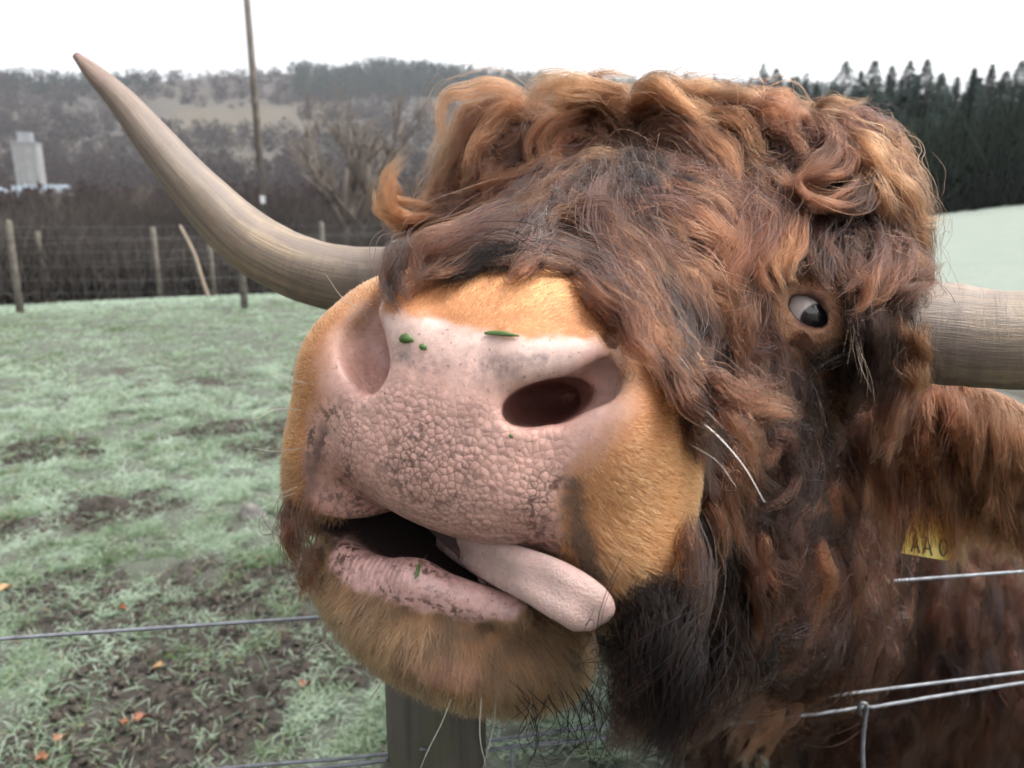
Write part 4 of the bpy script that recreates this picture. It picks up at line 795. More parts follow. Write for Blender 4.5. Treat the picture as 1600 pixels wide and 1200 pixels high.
# conifers on the right
M_BARK = simple("bark", (.05, .038, .03), (.12, .095, .075), 12, .9, .6, .02); M_NEEDLE = foliage_mat("needles", (.034, .050, .047), (.070, .092, .082), 1.2, .8, 0.)  # needle colours lifted and blued so distance haze is in the paint
def conifer(px, ytop, r, label, grp, seed):
    a = math.atan((px-800)/FPX*math.cos(PITCH)); x, y = r*math.sin(a), r*math.cos(a); z = gz_at(x, y); top = z_at(px, ytop, y); h = top-z; rs = np.random.default_rng(seed)
    o = empty("conifer_tree", (x, y, z)); tag(o, label, "tree", grp)
    V, F = tube([(0, 0, -.3), (rs.normal(0, .1), rs.normal(0, .1), h*.5), (0, 0, h)], [h*.014, h*.010, .02], 7); mesh_obj("trunk", V, F, M_BARK, o)
    n = 3000; t = rs.random(n)**.8*.97+.02; th = rs.random(n)*6.283; wid = h*.27*(1-t)**rs.uniform(.6, 1.0)*rs.uniform(.7, 1.25)*(1+.3*np.sin(t*h*rs.uniform(1.6, 2.6)+rs.random()*6))*(1+.35*np.sin(2*th+t*9+rs.random()*6))+.06; q = np.sqrt(rs.random(n))*wid
    c = np.stack([np.cos(th)*q, np.sin(th)*q, t*h-q*.28], 1); out = np.stack([np.cos(th), np.sin(th), np.full(n, -.25)], 1); s = (h*.036*(1.12-t)+.04)[:, None]*rs.uniform(.6, 1.5, (n, 1)); sd_ = nrm(np.cross(out, rs.normal(0, 1, (n, 3))))
    V = np.stack([c-out*s*.6+sd_*s*.28, c-out*s*.6-sd_*s*.28, c+out*s*1.5+rs.normal(0, .05, (n, 3))], 1).reshape(-1, 3); np_mesh("crown", V, np.arange(3*n).reshape(-1, 3), M_NEEDLE, o, False); return o
CON = [(1160, 118, 92), (1198, 104, 88), (1230, 116, 84), (1262, 132, 86), (1302, 92, 72), (1326, 108, 80), (1345, 92, 66), (1372, 100, 78), (1398, 92, 70), (1424, 90, 66), (1447, 118, 80), (1472, 118, 72), (1496, 104, 66), (1522, 98, 74), (1545, 108, 64), (1566, 92, 70), (1592, 86, 64), (1622, 96, 68), (1665, 88, 70), (1710, 95, 66)]
TOPS = ["conifer rising just clear of the cow's crown, first of the row", "pointed conifer above the cow's crown behind the upright tuft", "short conifer low behind the cow's curls, third of the row", "dark conifer at the thin end of the row nearest the cow's curls", "tall pointed conifer just beyond the cow's pale topknot tuft", "short conifer wedged behind two taller ones beside the tuft", "bushy conifer third tall one along from the cow's head"]
for i, (a, b, c) in enumerate(CON):
    if i < 7: lb = TOPS[i]
    elif i < 17: lb = "dark conifer, number %s along the dense row above the pale field" % ["eight", "nine", "ten", "eleven", "twelve", "thirteen", "fourteen", "fifteen", "sixteen", "seventeen"][i-7]
    else: lb = ["dark conifer cut by the picture's right edge", "dark conifer standing just outside the picture's right edge", "outermost dark conifer well outside the picture's right edge"][i-17]
    conifer(a, b, c, lb, "conifers above the pale field", 100+i)
bw = []
for k in range(72):
    pxs = rng.uniform(1140, 1850); r = rng.uniform(84, 112); a = math.atan((pxs-800)/FPX*math.cos(PITCH)); x, y = r*math.sin(a), r*math.cos(a); z = gz_at(x, y); h = z_at(pxs, rng.uniform(112, 150), y)-z
    n = 420; t = rng.random(n)**.8; q = np.sqrt(rng.random(n))*(h*.2*(1-t)+.2); th = rng.random(n)*6.283; c = np.stack([x+np.cos(th)*q, y+np.sin(th)*q, z+t*h-q*.25], 1); s = (h*.04*(1.2-t)+.1)[:, None]; d1 = nrm(rng.normal(0, 1, (n, 3))); d2_ = nrm(np.cross(d1, rng.normal(0, 1, (n, 3)))); bw.append(np.stack([c-d1*s, c+d1*s, c+d2_*s*1.4], 1).reshape(-1, 3))
bw = np.vstack(bw); tag(np_mesh("conifer_plantation", bw, np.arange(len(bw)).reshape(-1, 3), M_NEEDLE, None, False), "dark conifer plantation closing the gaps behind the front row", "woodland", kind="stuff")
# low dark undergrowth under the conifers
def under(n):
    r = rng.uniform(58, 84, n); pxs = rng.uniform(1230, 1800, n); a = np.arctan((pxs-800)/FPX*math.cos(PITCH)); return r*np.sin(a), r*np.cos(a), rng.uniform(.4, 1, n)
un = twigs("undergrowth", 16000, under, .06, 8.0, (.010, .016, .012), (.03, .04, .028)); tag(un, "shaded undergrowth between the conifer trunks", "undergrowth", kind="stuff")
for px_, yt, r_, nm in ((1062, 112, 300, "small lone conifer on the skyline above the cow's brow"), (1105, 116, 310, "smaller lone conifer on the skyline beside its taller twin"), (1178, 96, 240, "taller skyline conifer near the pale upright hair tuft")): conifer(px_, yt, r_, nm, "lone conifers on the skyline", int(px_))

# bare trees
M_TWIG = simple("twig_bark", (.085, .07, .06), (.19, .155, .125), 30, .9, .4, .01)
def bare_tree(px, r, h, label, seed, name="bare_tree", lean=0., twin=False, grp=None, rad=None, mat=None):
    rs = random.Random(seed); a = math.atan((px-800)/FPX*math.cos(PITCH)); x, y = r*math.sin(a), r*math.cos(a); o = empty(name, (x, y, gz_at(x, y))); tag(o, label, "tree", grp)
    tm = MB(); cm = MB()
    def grow(p, d, l, rad, lev):
        q = [p]; dd = Vector(d)
        for k in range(4): dd = (dd+Vector((rs.gauss(0, .09), rs.gauss(0, .09), .05))).normalized(); q.append(q[-1]+dd*l/4)
        (tm if lev == 0 else cm).tube([tuple(v) for v in q], [rad, rad*.9, rad*.8, rad*.7, rad*.55], 6 if lev < 2 else 4)
        if lev >= 4: return
        for k in range(rs.randint(3, 5) if lev else 6):
            t = rs.uniform(.35 if lev else .45, 1); b = q[min(4, int(t*4))]; az = rs.random()*6.283; sp = rs.uniform(.35, .95); nd = (dd+Vector((math.cos(az)*sp, math.sin(az)*sp, .15))).normalized(); grow(b, nd, l*rs.uniform(.45, .72), rad*.48, lev+1)
    grow(Vector((0, 0, -.2)), (lean, 0, 1), h*.5, rad or h*.018, 0)
    if twin: grow(Vector((.22, .1, -.2)), (lean-.06, 0, 1), h*.52, h*.017, 0)
    tm.build("trunk", mat or M_TWIG, o, True); cm.build("crown", mat or M_TWIG, o, True); return o
bare_tree(541, 24, 7.2, "pale twin-stemmed bare tree between the pole and the cow", 3, twin=True)
bare_tree(640, 26, 4.6, "slender bare tree close behind the cow's curled side tuft", 5); bare_tree(200, 30, 4.0, "low bare tree in the hedge below the curving horn", 8); bare_tree(90, 34, 4.2, "spreading bare tree in the hedge below the white tower", 9)
# ------------------------------------------------------------------ pole, far fence, tower, leaves, near fence
M_POLE = simple("pole_wood", (.06, .05, .042), (.13, .11, .09), 6, .9, .5, .02); M_STEEL = NM("galvanised_wire"); _n = M_STEEL.noise(M_STEEL.coord(), 90, 4)
M_STEEL.bsdf(M_STEEL.ramp(_n, [(.3, (.10, .105, .115)), (.7, (.20, .21, .23))]), .55, None, Metallic=.5); M_STEEL = M_STEEL.m
M_WHITE = simple("white_enamel", (.62, .64, .66), (.75, .76, .78), 8, .5, .1)
def base_at(px, r): a = math.atan((px-800)/FPX*math.cos(PITCH)); return r*math.sin(a), r*math.cos(a), gz_at(r*math.sin(a), r*math.cos(a))
x, y, z = base_at(412, 25); o = empty("utility_pole", (x, y, z)); tag(o, "tall dark wooden utility pole rising out of the frame behind the horn", "pole")
mb = MB(); mb.tube([(0, 0, -.5), (-.03, 0, 5), (-.10, 0, 10.5)], [.115, .10, .085], 12); mb.build("pole", M_POLE, o, True)
MB().box((.02, -.13, z_at(405, 312, y)-z), (.07, .012, .11)).build("notice_plate", M_WHITE, o); MB().box((-.09, 0, 9.6), (.75, .05, .06)).build("crossarm", M_POLE, o)
MB().tube([(-.02, -.11, 3.5), (-.02, -.11, 1.2)], .012, 6).build("earth_strap", M_STEEL, o)
for s in (-.6, 0, .6): MB().tube([(-.09+s, 0, 9.66), (-.09+s, 0, 9.72), (-.09+s, 0, 9.84)], [.03, .055, .03], 8).build("insulator", M_WHITE, o)
x, y, z = base_at(432, 23); so = MB(); so.tube([(x, y, z-.2), (x, y, z+1.75)], .035, 8); tag(so.build("marker_stake", M_POLE, None, True), "thin stake standing just beside the utility pole", "stake")
# far fence
M_POST = simple("weathered_post", (.06, .052, .042), (.15, .13, .105), 14, .9, .6, .01)
f0 = np.array(base_at(8, 12.1)); f1 = np.array(base_at(370, 11.3)); dv = (f1-f0); fo = empty("far_fence", tuple(f0)); tag(fo, "wire netting fence with wooden posts across the far side of the pasture", "fence")
def rel(p): return np.array(p)-f0
for k in range(-2, 5):
    p = f0+dv*k; p[2] = gz_at(p[0], p[1]); hh = 1.22+.05*math.sin(k*3); q = rel(p); V, F = tube([q+[0, 0, -.3], q+[0, 0, hh*.5], q+[.01, 0, hh-.03], q+[.01, 0, hh]], [.050, .047, .044, .032], 10); mesh_obj("post", V, F, M_POST, fo)
for hgt in (.12, .28, .45, .63, .82, 1.0, 1.14):
    pts = [rel(f0+dv*t)+[0, -.06, hgt-.015*math.sin(math.pi*((t % 1)))] for t in np.linspace(-2, 4, 61)]; V, F = tube(pts, .0018, 5); mesh_obj("wire", V, F, M_STEEL, fo)
nb = MB()
for t in np.linspace(-2, 4, 121): q = rel(f0+dv*t); nb.tube([q+[0, -.06, .11], q+[0, -.06, .82]], .0014, 4)
no = nb.build("netting_stays", M_STEEL, fo); no["kind"] = "stuff"
# second fence line further off
g0_ = np.array(base_at(52, 15.4)); ob = empty("rear_fence", tuple(g0_)); tag(ob, "second line of pale fence posts behind the far fence", "fence")
for pxx in (-130, 52, 235, 322, 500, 690):
    p = np.array(base_at(pxx, 15.6-.003*pxx)); q = p-g0_; V, F = tube([q+[0, 0, -.3], q+[0, 0, .6], q+[0, 0, 1.24], q+[0, 0, 1.26]], [.05, .048, .045, .03], 9); mesh_obj("post", V, F, M_POST, ob)
for hgt in (.35, .7, 1.05):
    pts = [np.array(base_at(pxx, 15.6-.003*pxx))-g0_+[0, -.05, hgt] for pxx in np.linspace(-130, 690, 20)]; V, F = tube(pts, .003, 5); mesh_obj("wire", V, F, M_STEEL, ob)
M_PALE = simple("peeled_wood", (.17, .13, .095), (.27, .215, .16), 20, .8, .3)
p = np.array(base_at(315, 13.4)); pt = W(281, 352, 12.4); V, F = tube(bez([p+[0, 0, -.05], p+[-.10, 0, .35], (p+pt)/2+[.0, 0, .15], pt], 12), np.linspace(.034, .022, 12), 8); tag(mesh_obj("leaning_branch", V, F, M_PALE), "pale peeled branch leaning against the wires below the horn", "branch")
# white tower in the valley
M_CONC = NM("tower_cladding"); co = M_CONC.coord(); n = M_CONC.noise(co, .6, 5); M_CONC.bsdf(M_CONC.ramp(n, [(.3, (.18, .178, .175)), (.7, (.25, .246, .24))]), .8); M_CONC = M_CONC.m
M_ROOF = simple("blue_sheet_roof", (.10, .125, .155), (.15, .18, .21), .8, .5, .1); M_GREY = simple("grey_sheet", (.16, .17, .18), (.26, .27, .28), .8, .6, .1)
x, y, z = base_at(54, 250); tz1 = z_at(54, 224, y); o = empty("silo_tower", (x, y, z)); tag(o, "white square works tower with grey headhouse in the valley", "tower"); hw = 2.9
MB().box((0, 0, (tz1-z)/2), (hw, hw, (tz1-z)/2), .3).build("shaft", M_CONC, o); MB().box((0, 0, tz1-z+1.4), (hw*.55, hw*.55, 1.4), .3).build("headhouse", M_GREY, o)
MB().box((0, 0, tz1-z+.08), (hw*1.04, hw*1.04, .18), .3).build("parapet", M_GREY, o)
ca, sa = math.cos(.3), math.sin(.3)
for s in (-.5, .0, .5): MB().box((s*hw*1.6*ca+sa*(hw+.06), s*hw*1.6*sa-ca*(hw+.06), (tz1-z)/2), (.12, .10, (tz1-z)/2-.3), .3).build("rib", M_GREY, o)
def shed(px, w_, d_, h_, label, r=245, ridge=1.6):
    x, y, z = base_at(px, r); top = z_at(px, 300, y); o = empty("works_shed", (x, y, z)); tag(o, label, "shed", "blue roofed sheds round the tower"); H = top-z
    MB().box((0, 0, H/2), (w_, d_, H/2), .2).build("wall", M_GREY, o); cs, sn = math.cos(.2), math.sin(.2); R_ = lambda a, b, c: (a*cs-b*sn, a*sn+b*cs, c)
    MB().add([R_(-w_-.3, -d_-.3, H-.05), R_(w_+.3, -d_-.3, H-.05), R_(w_+.3, d_+.3, H-.05), R_(-w_-.3, d_+.3, H-.05), R_(-w_-.3, 0, H+ridge), R_(w_+.3, 0, H+ridge)], [(0, 1, 5, 4), (3, 4, 5, 2), (0, 4, 3), (1, 2, 5), (0, 3, 2, 1)]).build("roof", M_ROOF, o)
    MB().box(R_(-w_*.4, -d_-.05, H*.35), (w_*.2, .06, H*.35), .2).build("door", M_WHITE, o)
shed(34, 4.2, 4, 0, "low blue roofed shed at the foot of the white tower, nearer the picture edge", 242); shed(76, 5.2, 4, 0, "longer blue roofed shed at the tower's foot, towards the horn", 240, 1.9)
x, y, z = base_at(786, 780); o = empty("radio_mast", (x, y, z)); tag(o, "faint lattice mast on the skyline above the cow's poll", "mast"); tp = z_at(786, 84, y)-z
M_MAST = simple("mast_paint", (.5, .52, .55), (.6, .62, .65), 3, .6, 0.)
for k in range(4): a = k*math.pi/2+.4; MB().tube([(2.2*math.cos(a), 2.2*math.sin(a), -1), (.4*math.cos(a), .4*math.sin(a), tp)], .22, 5).build("leg", M_MAST, o)
for k in range(7):
    hz = tp*(k+.5)/7; w_ = 2.2+(0.4-2.2)*(k+.5)/7; ring = [(w_*math.cos(a*math.pi/2+.4), w_*math.sin(a*math.pi/2+.4), hz) for a in range(5)]; MB().tube(ring, .14, 4).build("brace", M_MAST, o)

# fallen leaves, clods and stone in the pasture
M_LEAF = [simple("leaf_%s" % n, a, b, 60, .6, .3, .002) for n, a, b in (("orange", (.12, .038, .014), (.18, .06, .02)), ("tan", (.24, .13, .055), (.32, .19, .085)), ("brown", (.13, .055, .025), (.22, .10, .045)))]
def leaf(px, py, size, kind, rot, label):
    p = at_px(px, py); n = 9; V = []; F = []; cs, sn = math.cos(rot), math.sin(rot)
    for i in range(n):
        t = i/(n-1); w = size*.36*math.sin(math.pi*min(1, t**.75))*(1+.25*math.sin(t*17+rot))+.0006
        for s in (-1, -.5, 0, .5, 1):
            X = (t-.5)*size; Y = s*w; zz = .012+.25*size*(abs(s)**1.5)*.5+.22*size*(t-.5)**2+.02*math.sin(rot*3+t*5)*s*.3; X *= .7; Y *= .7; V.append((p[0]+X*cs-Y*sn, p[1]+X*sn+Y*cs, gz_at(p[0], p[1])+zz))
    V2 = [(a, b, c-.0012) for a, b, c in V]; k = len(V)
    for i in range(n-1):
        for j in range(4): a = i*5+j; F.append((a, a+1, a+6, a+5)); F.append((k+a+5, k+a+6, k+a+1, k+a))
    o = mesh_obj("fallen_leaf", V+V2, F, M_LEAF[kind]); tag(o, label, "leaf", "fallen leaves on the frosty grass")
for a in [(222, 1128, .058, 0, .3, "largest bright orange leaf on bare mud near the bottom edge"), (197, 1134, .040, 0, 1.8, "small orange leaf touching the largest one on the mud"), (191, 955, .055, 0, 2.2, "orange leaf just above the wire below the grass hump"), (9, 925, .075, 1, .2, "tan leaf at the very edge just above the wire"),
          (247, 1048, .050, 1, 1.1, "tan leaf between the wire and the largest orange leaf"), (98, 1160, .055, 2, .5, "brown leaf low by the corner, upper of a pair"), (65, 1192, .055, 2, 2.5, "brown leaf lowest by the corner, lower of a pair"), 
          (408, 876, .05, 0, .9, "rusty leaf midway between mud patch and the cow's lip"), (478, 1075, .055, 0, .4, "red leaf in grass left of the fence post")]: leaf(*a)
M_SOIL = simple("turned_soil", (.014, .011, .009), (.05, .04, .03), 60, .95, .9, .02)
def lump(name, px, py, rad, hgt, mat, label, cat, seed):
    p = at_px(px, py); V = []; F = []; n, mN = 28, 12; rs = np.random.default_rng(seed)
    for i in range(mN+1):
        for j in range(n):
            t = i/mN; a = 2*math.pi*j/n; V.append((math.cos(a)*t, math.sin(a)*t, 0))
    V = np.array(V); nz = vnoise(V*[rad, rad, 1], 18, seed)-.5; nz2 = vnoise(V*[rad, rad, 1], 45, seed+1)-.5; t = np.hypot(V[:, 0], V[:, 1]); sh = (1+nz*.5)
    V = np.stack([V[:, 0]*rad*1.35*sh, V[:, 1]*rad*sh, hgt*np.clip(1-t**2.2, 0, 1)*(1+nz*1.1)+nz2*hgt*.35*(t < .97)-.02*(t > .95)], 1)+[p[0], p[1], gz_at(p[0], p[1])]
    for i in range(mN):
        for j in range(n): F.append((i*n+j, i*n+(j+1) % n, (i+1)*n+(j+1) % n, (i+1)*n+j))
    tag(mesh_obj(name, V, F, mat), label, cat)
lump("dung_pat", 165, 795, .085, .055, M_SOIL, "dark dung pat lying in the frosty grass", "dung", 3)
lump("mud_clod", 325, 600, .10, .035, M_SOIL, "flattened dark mud clod far up the pasture", "clod", 5)
lump("field_stone", 395, 808, .045, .05, simple("field_stone_rock", (.07, .065, .06), (.13, .12, .11), 25, .85, .6, .01), "small grey stone half sunk in grass near the cow's lip", "stone", 9)

# near fence
fe = empty("near_fence", tuple(at_px(690, 1300, 0.))); fe.location = (0, .9, 0); FO = np.array([0, .9, 0]); tag(fe, "wire stock fence with a round mossy post under the cow's chin", "fence")
m = NM("mossy_post"); co = m.coord(); mp = m.n("ShaderNodeMapping"); m.l(co, mp.inputs[0]); mp.inputs["Scale"].default_value = (30, 30, 2.5); n = m.noise(mp.outputs[0], 1.6, 6, .65); n2 = m.noise(co, 25, 5)
m.bsdf(m.mix(m.ramp(n2, [(.45, 0.), (.65, .8)]), m.ramp(n, [(.3, (.025, .021, .017)), (.7, (.075, .066, .05))]), (.045, .05, .024)), .9, m.bump(n, .7, .006)); M_MOSS = m.m
pc_ = W(682, 1150, .875); V, F = tube([np.array([pc_[0], pc_[1]+.0, zz])-FO for zz in (-.4, .3, .7, .985, 1.0)], [.056, .056, .055, .054, .047], 20, True, lambda t, a: .03*math.sin(3*a+1)+.015*math.sin(7*a)); mesh_obj("post", V, F, M_MOSS, fe)
def wire(pts, rad, n=60, wob=0.): 
    P = bez([W(*q) for q in pts], n); P = P+np.cumsum(rng.normal(0, wob, (n, 3)), 0)*np.sin(np.linspace(0, math.pi, n))[:, None]; V, F = tube(P-FO, rad, 8); return mesh_obj("wire", V, F, M_STEEL, fe)
wire([(-700, 1046, .737), (0, 998, .80), (475, 966, .845), (1000, 931, .895), (1360, 910, .93), (1600, 893, .948), (2300, 845, 1.02)], .0022)
wire([(-600, 1292, .75), (370, 1199, .835), (600, 1178, .86), (1190, 1101, .915), (1600, 1050, .955), (2200, 976, 1.02)], .0021)
wire([(-600, 1330, .75), (520, 1198, .845), (600, 1188, .855), (850, 1163, .88), (1075, 1136, .902), (1210, 1122, .915), (1350, 1104, .928), (1380, 1101, .93), (1600, 1066, .952), (2200, 985, 1.02)], .0023, 90, .00025)
V, F = tube(np.array([W(*q) for q in [(1344, 1116, .926), (1343, 1103, .923), (1347, 1098, .921), (1353, 1099, .922), (1354, 1108, .926), (1352, 1120, .928), (1349, 1150, .93), (1348, 1180, .932), (1350, 1230, .935), (1352, 1330, .94)]])-FO, .0024, 8); mesh_obj("stay_wire", V, F, M_STEEL, fe)
for k, (pxx, dd_) in enumerate(((560, .85), (800, .875), (1850, .975))): V, F = tube(np.array([W(pxx, 1184-(pxx-600)*.105, dd_), W(pxx, 1300, dd_+.01), W(pxx, 1500, dd_+.03)])-FO, .002, 7); mesh_obj("stay_wire", V, F, M_STEEL, fe)
st_ = MB(); sc_ = W(665, 1182, .82)-FO; st_.tube([sc_+[-.004, .01, .0], sc_+[-.004, -.004, .012], sc_+[.004, -.004, .012], sc_+[.004, .01, 0]], .0018, 6); st_.build("staple", M_STEEL, fe, True)

# ------------------------------------------------------------------ ears, tag, whiskers, lashes, grass bits on the nose
M_EAR = simple("ear_skin", (.11, .055, .032), (.20, .10, .055), 80, .8, .2, .002)
def ear(pts, hw, thick, pal_l, pal_r, length, name="ear", nst=170, per=52):
    P = bez([W(*q) for q in pts], 20); w_ = np.interp(np.linspace(0, 1, 20), np.linspace(0, 1, len(hw)), hw); T = nrm(np.gradient(P, axis=0)); V = []; F = []; sg = 16; ZZ = np.array([0, 0, 1.])
    for i in range(20):
        U_ = nrm(ZZ-T[i]*ZZ.dot(T[i])); Fd = np.cross(T[i], U_)
        for j in range(sg): a = 2*math.pi*j/sg; V.append(P[i]+U_*math.cos(a)*w_[i]+Fd*(math.sin(a)*thick-.30*w_[i]*math.cos(a)**2))
    for i in range(19):
        for j in range(sg): F.append((i*sg+j, i*sg+(j+1) % sg, (i+1)*sg+(j+1) % sg, (i+1)*sg+j))
    F.append(tuple(range(sg))[::-1]); F.append(tuple(range(19*sg, 20*sg))); o = mesh_obj(name, V, F, M_EAR, cow); V = np.array(V); bm = BVHTree.FromPolygons([tuple(v) for v in V], F)
    K = nst; s = rng.uniform(.02, .99, K); i = (s*19).astype(int); vv = rng.uniform(-.75, 1.0, K); CLn = []
    for k in range(K):
        U_ = nrm(ZZ-T[i[k]]*ZZ.dot(T[i[k]])); side = -1 if (np.cross(T[i[k]], U_)@CF) > 0 else 1; Fd = np.cross(T[i[k]], U_)*side
        c = P[i[k]]+T[i[k]]*rng.normal(0, .006)+U_*vv[k]*w_[i[k]]+Fd*(thick*.7); l = length*rng.uniform(.6, 1.15)*(1.2 if s[k] < .19 else .66 if s[k] < .37 else 1. if s[k] < .55 else .62); fwd = rng.uniform(.008, .034); dr = nrm(np.array([.10+.25*(s[k]), 0, -1.])+rng.normal(0, .10, 3))
        q = [c+dr*l*t+Fd*fwd*math.sin(min(1.57, t*2.6))+np.array([math.sin(t*4+k)*.004*t, 0, 0]) for t in np.linspace(0, 1, 10)]; CLn.append(toL(np.array(q)))
    tE = np.array([(f[0], f[k_], f[k_+1]) for f in F for k_ in range(1, len(f)-1)]); aE = np.linalg.norm(np.cross(V[tE[:, 1]]-V[tE[:, 0]], V[tE[:, 2]]-V[tE[:, 0]]), axis=1); nE = nrm(np.cross(V[tE[:, 1]]-V[tE[:, 0]], V[tE[:, 2]]-V[tE[:, 0]])); ii = rng.choice(len(tE), 9000, p=aE/aE.sum()); q1 = rng.random((9000, 2)); fl = q1.sum(1) > 1; q1[fl] = 1-q1[fl]
    rt = V[tE[ii, 0]]+(V[tE[ii, 1]]-V[tE[ii, 0]])*q1[:, :1]+(V[tE[ii, 2]]-V[tE[ii, 0]])*q1[:, 1:]; cE = V.mean(0); nn = nE[ii]*np.sign(((rt-P[np.argmin(((rt[:, None]-P[None])**2).sum(-1), 1)])*nE[ii]).sum(1, keepdims=True)+1e-9); dn = nrm(np.array([.25, 0, -1.])+nn*.9+rng.normal(0, .2, (9000, 3))); tt = np.linspace(0, 1, 5)[None, :, None]; ls = rng.uniform(.008, .022, (9000, 1, 1)); Pf = rt[:, None]+dn[:, None]*tt*ls+np.array([0, 0, -.006])*tt**2
    sE = np.clip(((rt-P[0])@nrm(P[-1]-P[0]))/np.linalg.norm(P[-1]-P[0]), 0, 1); fE = sstep(.15, .5, sE)[:, None]; pa_, pb_ = pal([pal_l]), pal([pal_r]); cA = (pa_[0]*(1-fE)+pb_[0]*fE)*rng.lognormal(0, .25, (9000, 1)); cB = (pa_[1]*(1-fE)+pb_[1]*fE)*rng.lognormal(0, .25, (9000, 1))
    curves_obj("ear_fur", Pf.reshape(-1, 3), np.full(9000, 5), .0002*(1-.7*tt[..., 0])*np.ones((9000, 1)), M_HAIR, o, cA*2.0, cB*2.0)
    a0, b0 = pal([pal_l]*K); a1, b1 = pal([pal_r]*K); f = np.clip(sstep(.24, .50, s)+rng.normal(0, .15, K), 0, 1)[:, None]
    Pp, cc, rr, r0, t0 = make_locks(np.array(CLn), rng.uniform(.5, .9, K), rng.integers(per-14, per+10, K), (a0*(1-f)+a1*f)*1.9, (b0*(1-f)+b1*f)*2.2, 1.2, .5, .07); curves_obj("ear_hair", Pp, cc, rr, M_HAIR, o, r0, t0); return o
ear([(1385, 625, .775), (1440, 655, .765), (1530, 708, .745), (1610, 765, .73), (1685, 830, .72)], [.028, .05, .058, .05, .010], .006, 'r', 'g', .088, nst=330)
ear([(690, 470, .96), (630, 495, .97), (565, 522, .98), (510, 548, .985), (472, 572, .99)], [.02, .03, .034, .028, .008], .005, 't', 'g', .04, nst=70)
m = NM("tag_plastic"); n = m.noise(m.coord(), 60, 4); m.bsdf(m.ramp(n, [(.3, (.50, .37, .07)), (.7, (.62, .48, .14))]), .4, None, Subsurface_Weight=.1); M_TAG = m.m; M_INK = simple("tag_ink", (.06, .06, .055), (.10, .10, .09), 50, .6, 0.)
tq = [(1408, 864), (1478, 876), (1486, 872), (1487, 864), (1474, 800), (1462, 786), (1462, 768), (1448, 764), (1440, 784), (1424, 800)]; V = [W(a, b, .755) for a, b in tq]+[W(a, b, .7575) for a, b in tq]; n = len(tq)
F = [tuple(range(n)), tuple(range(2*n-1, n-1, -1))]+[(i, i+n, (i+1) % n+n, (i+1) % n) for i in range(n)]; tg = mesh_obj("ear_tag", V, F, M_TAG, cow, False); tg["label"] = "yellow plastic ear tag half covered by hair"
def ink(pts): V, F = tube([W(a, b, .7542) for a, b in pts], .0009, 5); mesh_obj("printed_character", V, F, M_INK, tg)
ink([(1474+7*math.cos(a)*.8, 855+13*math.sin(a)) for a in np.linspace(0, 6.283, 18)]); ink([(1424, 862), (1430, 838), (1437, 864)]); ink([(1442, 866), (1449, 838), (1456, 868)]); ink([(1426, 854), (1435, 855)]); ink([(1444, 856), (1454, 858)])
tl = []
for k in range(120): x0 = random.uniform(1392, 1462); y0 = random.uniform(735, 775); x1 = x0+random.uniform(-8, 14); tl.append([W(x0, y0, .752), W(x0+2, y0+35, .744), W(x1, y0+75, .745), W(x1+random.uniform(-4, 6), y0+random.uniform(88, 128)-(x0-1392)*.35, .75)])
tl = np.array([bez(q, 10) for q in tl]); k_ = len(tl); a_, b_ = pal(['r']*k_); jj = rng.lognormal(0, .3, (k_, 1)); curves_obj("tag_hair", tl.reshape(-1, 3), np.full(k_, 10), .0003*(1-.6*np.linspace(0, 1, 10)[None])*np.ones((k_, 1)), M_HAIR, cow, a_*jj, b_*jj)
# whiskers, stray hairs
def strands(name, lst, mat, c0, c1, rad):
    Pp = []; rr = []
    lst = [p for p in lst if hit(*p[0])[0] is not None] if name == 'stray_hairs' else lst
    for pts in lst:
        ds = []
        for a, b in pts[:1]:
            h_, _ = hit(a, b); ds.append(.45 if h_ is None else (h_-C0)@CF)
        Q = bez(pts, 14); Pp.append(np.array([W(a, b, ds[0]-.004-.03*t) for (a, b), t in zip(Q, np.linspace(0, 1, 14))])); rr.append(rad*(1-.75*np.linspace(0, 1, 14)))
    k = len(lst); curves_obj(name, np.vstack(Pp), np.full(k, 14), np.concatenate(rr), mat, cow, np.tile(c0, (k, 1)), np.tile(c1, (k, 1)))
strands("whiskers", [[(1060, 640), (1110, 670), (1160, 725), (1195, 785)], [(1062, 622), (1100, 640), (1130, 668)], [(1040, 540), (1070, 560), (1085, 582)], [(1000, 520), (1050, 545), (1078, 578)], [(480, 600), (450, 590), (420, 580)], [(470, 640), (430, 640), (400, 655)], [(462, 770), (435, 780), (408, 795)], [(465, 760), (440, 770), (420, 768)], [(470, 700), (430, 705), (395, 700)],
  [(705, 1092), (690, 1130), (670, 1170), (655, 1205)], [(775, 1098), (770, 1140), (755, 1200)], [(830, 1096), (825, 1130), (815, 1150)], [(752, 1090), (750, 1150), (760, 1200)], [(560, 480), (535, 465), (510, 430)], [(600, 1060), (580, 1090), (560, 1110)], [(520, 1000), (490, 1010), (470, 1030)], [(1070, 690), (1120, 720), (1150, 760)]], M_FUR, (.30, .27, .22), (.36, .33, .28), .00036)
fr_ = []
for k in range(80):
    x0 = random.uniform(440, 500); y0 = 765+random.uniform(0, 45)+(x0-440)*.3
    while hit(x0, y0)[0] is None or toL(hit(x0, y0)[0])[2] < -20: x0 += 3
    L_ = random.uniform(50, 130); fr_.append([(x0, y0), (x0-random.uniform(4, 16), y0+L_*.4), (x0-random.uniform(-2, 12), y0+L_*.75), (x0+random.uniform(-2, 18), y0+L_)])
strands('lip_fringe', fr_, M_HAIR, (.030, .013, .006), (.020, .010, .006), .00022)
curl = []
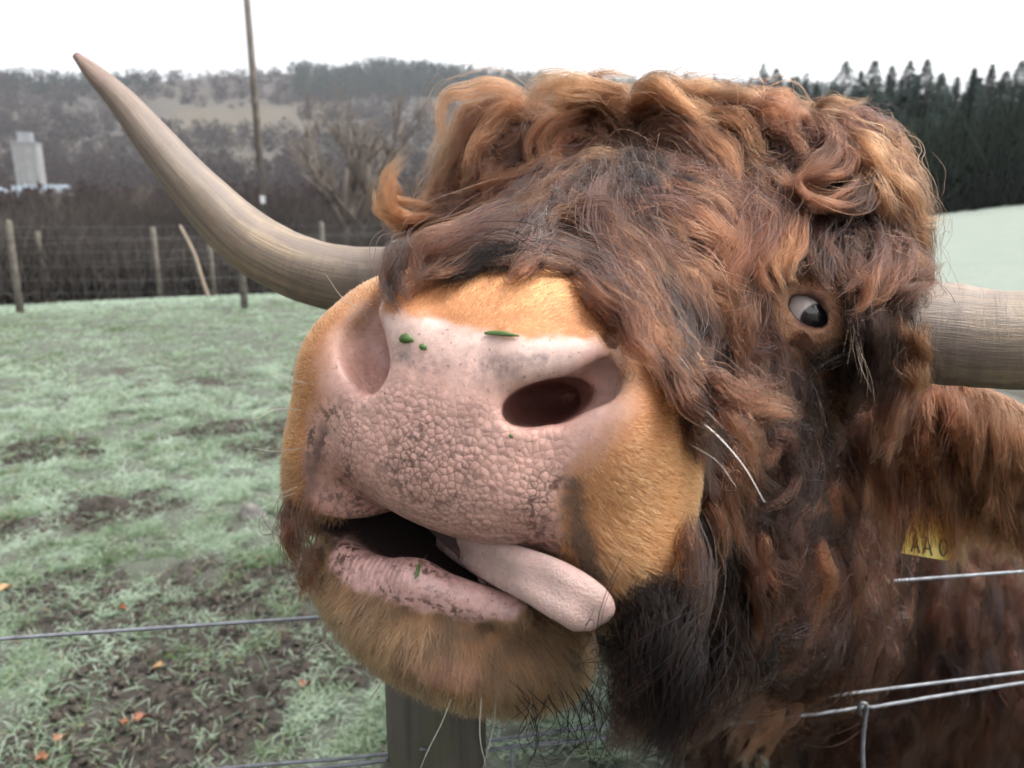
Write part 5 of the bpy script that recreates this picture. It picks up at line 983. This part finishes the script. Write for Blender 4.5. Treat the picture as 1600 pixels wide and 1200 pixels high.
for k in range(100):
    x0 = random.uniform(790, 1120); y0 = 1085+random.uniform(-25, 25)-max(0, x0-930)*.35; L_ = random.uniform(45, 125); s_ = random.choice([-1, 1, 1]); hk = random.uniform(15, 60)
    curl.append([(x0, y0), (x0+s_*hk*.5+random.gauss(0, 6), y0+L_*.45), (x0+s_*hk*.4+random.gauss(0, 8), y0+L_*.8), (x0-s_*hk*.2, y0+L_), (x0-s_*hk*.9, y0+L_*.9)])
strands("beard_curls", curl, M_BLACK, (.006, .005, .004), (.012, .009, .008), .00024)
lash = [[(1298+3*math.sin(i*2.1), 452+i*4.2), (1318+i*1.6, 462+i*6.5), (1326+i*2.6+6*math.sin(i*1.3), 500+i*8), (1318+i*4.5+8*math.sin(i*1.7), 550+i*7)] for i in range(12)]+[[(1224+i*9, 444-abs(i-4)*-1.2), (1222+i*10, 434), (1226+i*11, 428)] for i in range(8)]
strands("eyelashes", lash, M_FUR, (.03, .018, .012), (.09, .055, .035), .00018)
strands("stray_hairs", [[(x0, y0), (x0+dx*.5, y0-25+dy*.3), (x0+dx, y0-30+dy)] for x0, y0, dx, dy in [(random.uniform(720, 1390), random.uniform(165, 230), random.uniform(-60, 60), random.uniform(-20, 45)) for _ in range(60)]], M_HAIR, (.10, .05, .02), (.22, .13, .06), .00014)
# bits of grass stuck on the nose
M_BIT = simple("wet_grass", (.035, .075, .012), (.07, .13, .03), 90, .4, .1)
def bit(name, pts, w_, label):
    V = []; F = []; Q = bez(pts, 9)
    for i, (a, b) in enumerate(Q):
        h_, n_ = hit(a, b); t = i/8; ww = w_*math.sin(math.pi*(.12+.86*t)); dq = Q[min(8, i+1)]-Q[max(0, i-1)]; pv = nrm(np.array([-dq[1], dq[0]]))
        for s in (-1, 1):
            hh, nn = hit(a+pv[0]*ww*s, b+pv[1]*ww*s); hh = h_ if hh is None else hh; V.append(hh+n_*.0010)
        V.append(V[-2]+n_*.0009); V.append(V[-2]+n_*.0009)
    for i in range(8): o = i*4; F += [(o+2, o+3, o+7, o+6), (o, o+4, o+5, o+1), (o, o+2, o+6, o+4), (o+1, o+5, o+7, o+3)]
    tag(mesh_obj(name, V, F, M_BIT), label, "grass blade", "grass bits stuck to the nose")
bit("grass_scrap", [(627, 531), (637, 529), (648, 533)], 8, "largest round green leaf scrap stuck on the pink nose"); bit("grass_scrap", [(657, 540), (663, 543), (668, 547)], 5.5, "smaller round green scrap beside the largest on the nose"); bit("grass_scrap", [(758, 523), (785, 524), (812, 528)], 3.2, "thin green blade lying flat along the top of the nose")
bit("grass_scrap", [(655, 884), (652, 896), (649, 906)], 3.0, "short blade of grass on the lower lip"); bit("grass_scrap", [(796, 680), (799, 682), (802, 685)], 3, "tiny green speck under the open nostril")
# ------------------------------------------------------------------ air
hz = MB(); hz.box((0, 600, 60), (1500, 1700, 71.5)); ho = hz.build("haze", None); tag(ho, kind="stuff"); ho["label"] = "thin pale winter haze over the valley"
m = NM("haze_air"); pv = m.n("ShaderNodeVolumePrincipled"); pv.inputs["Color"].default_value = (.86, .90, .96, 1); pv.inputs["Density"].default_value = .00022; pv.inputs["Anisotropy"].default_value = .2; m.l(pv.outputs[0], m.out.inputs["Volume"]); ho.data.materials.append(m.m)
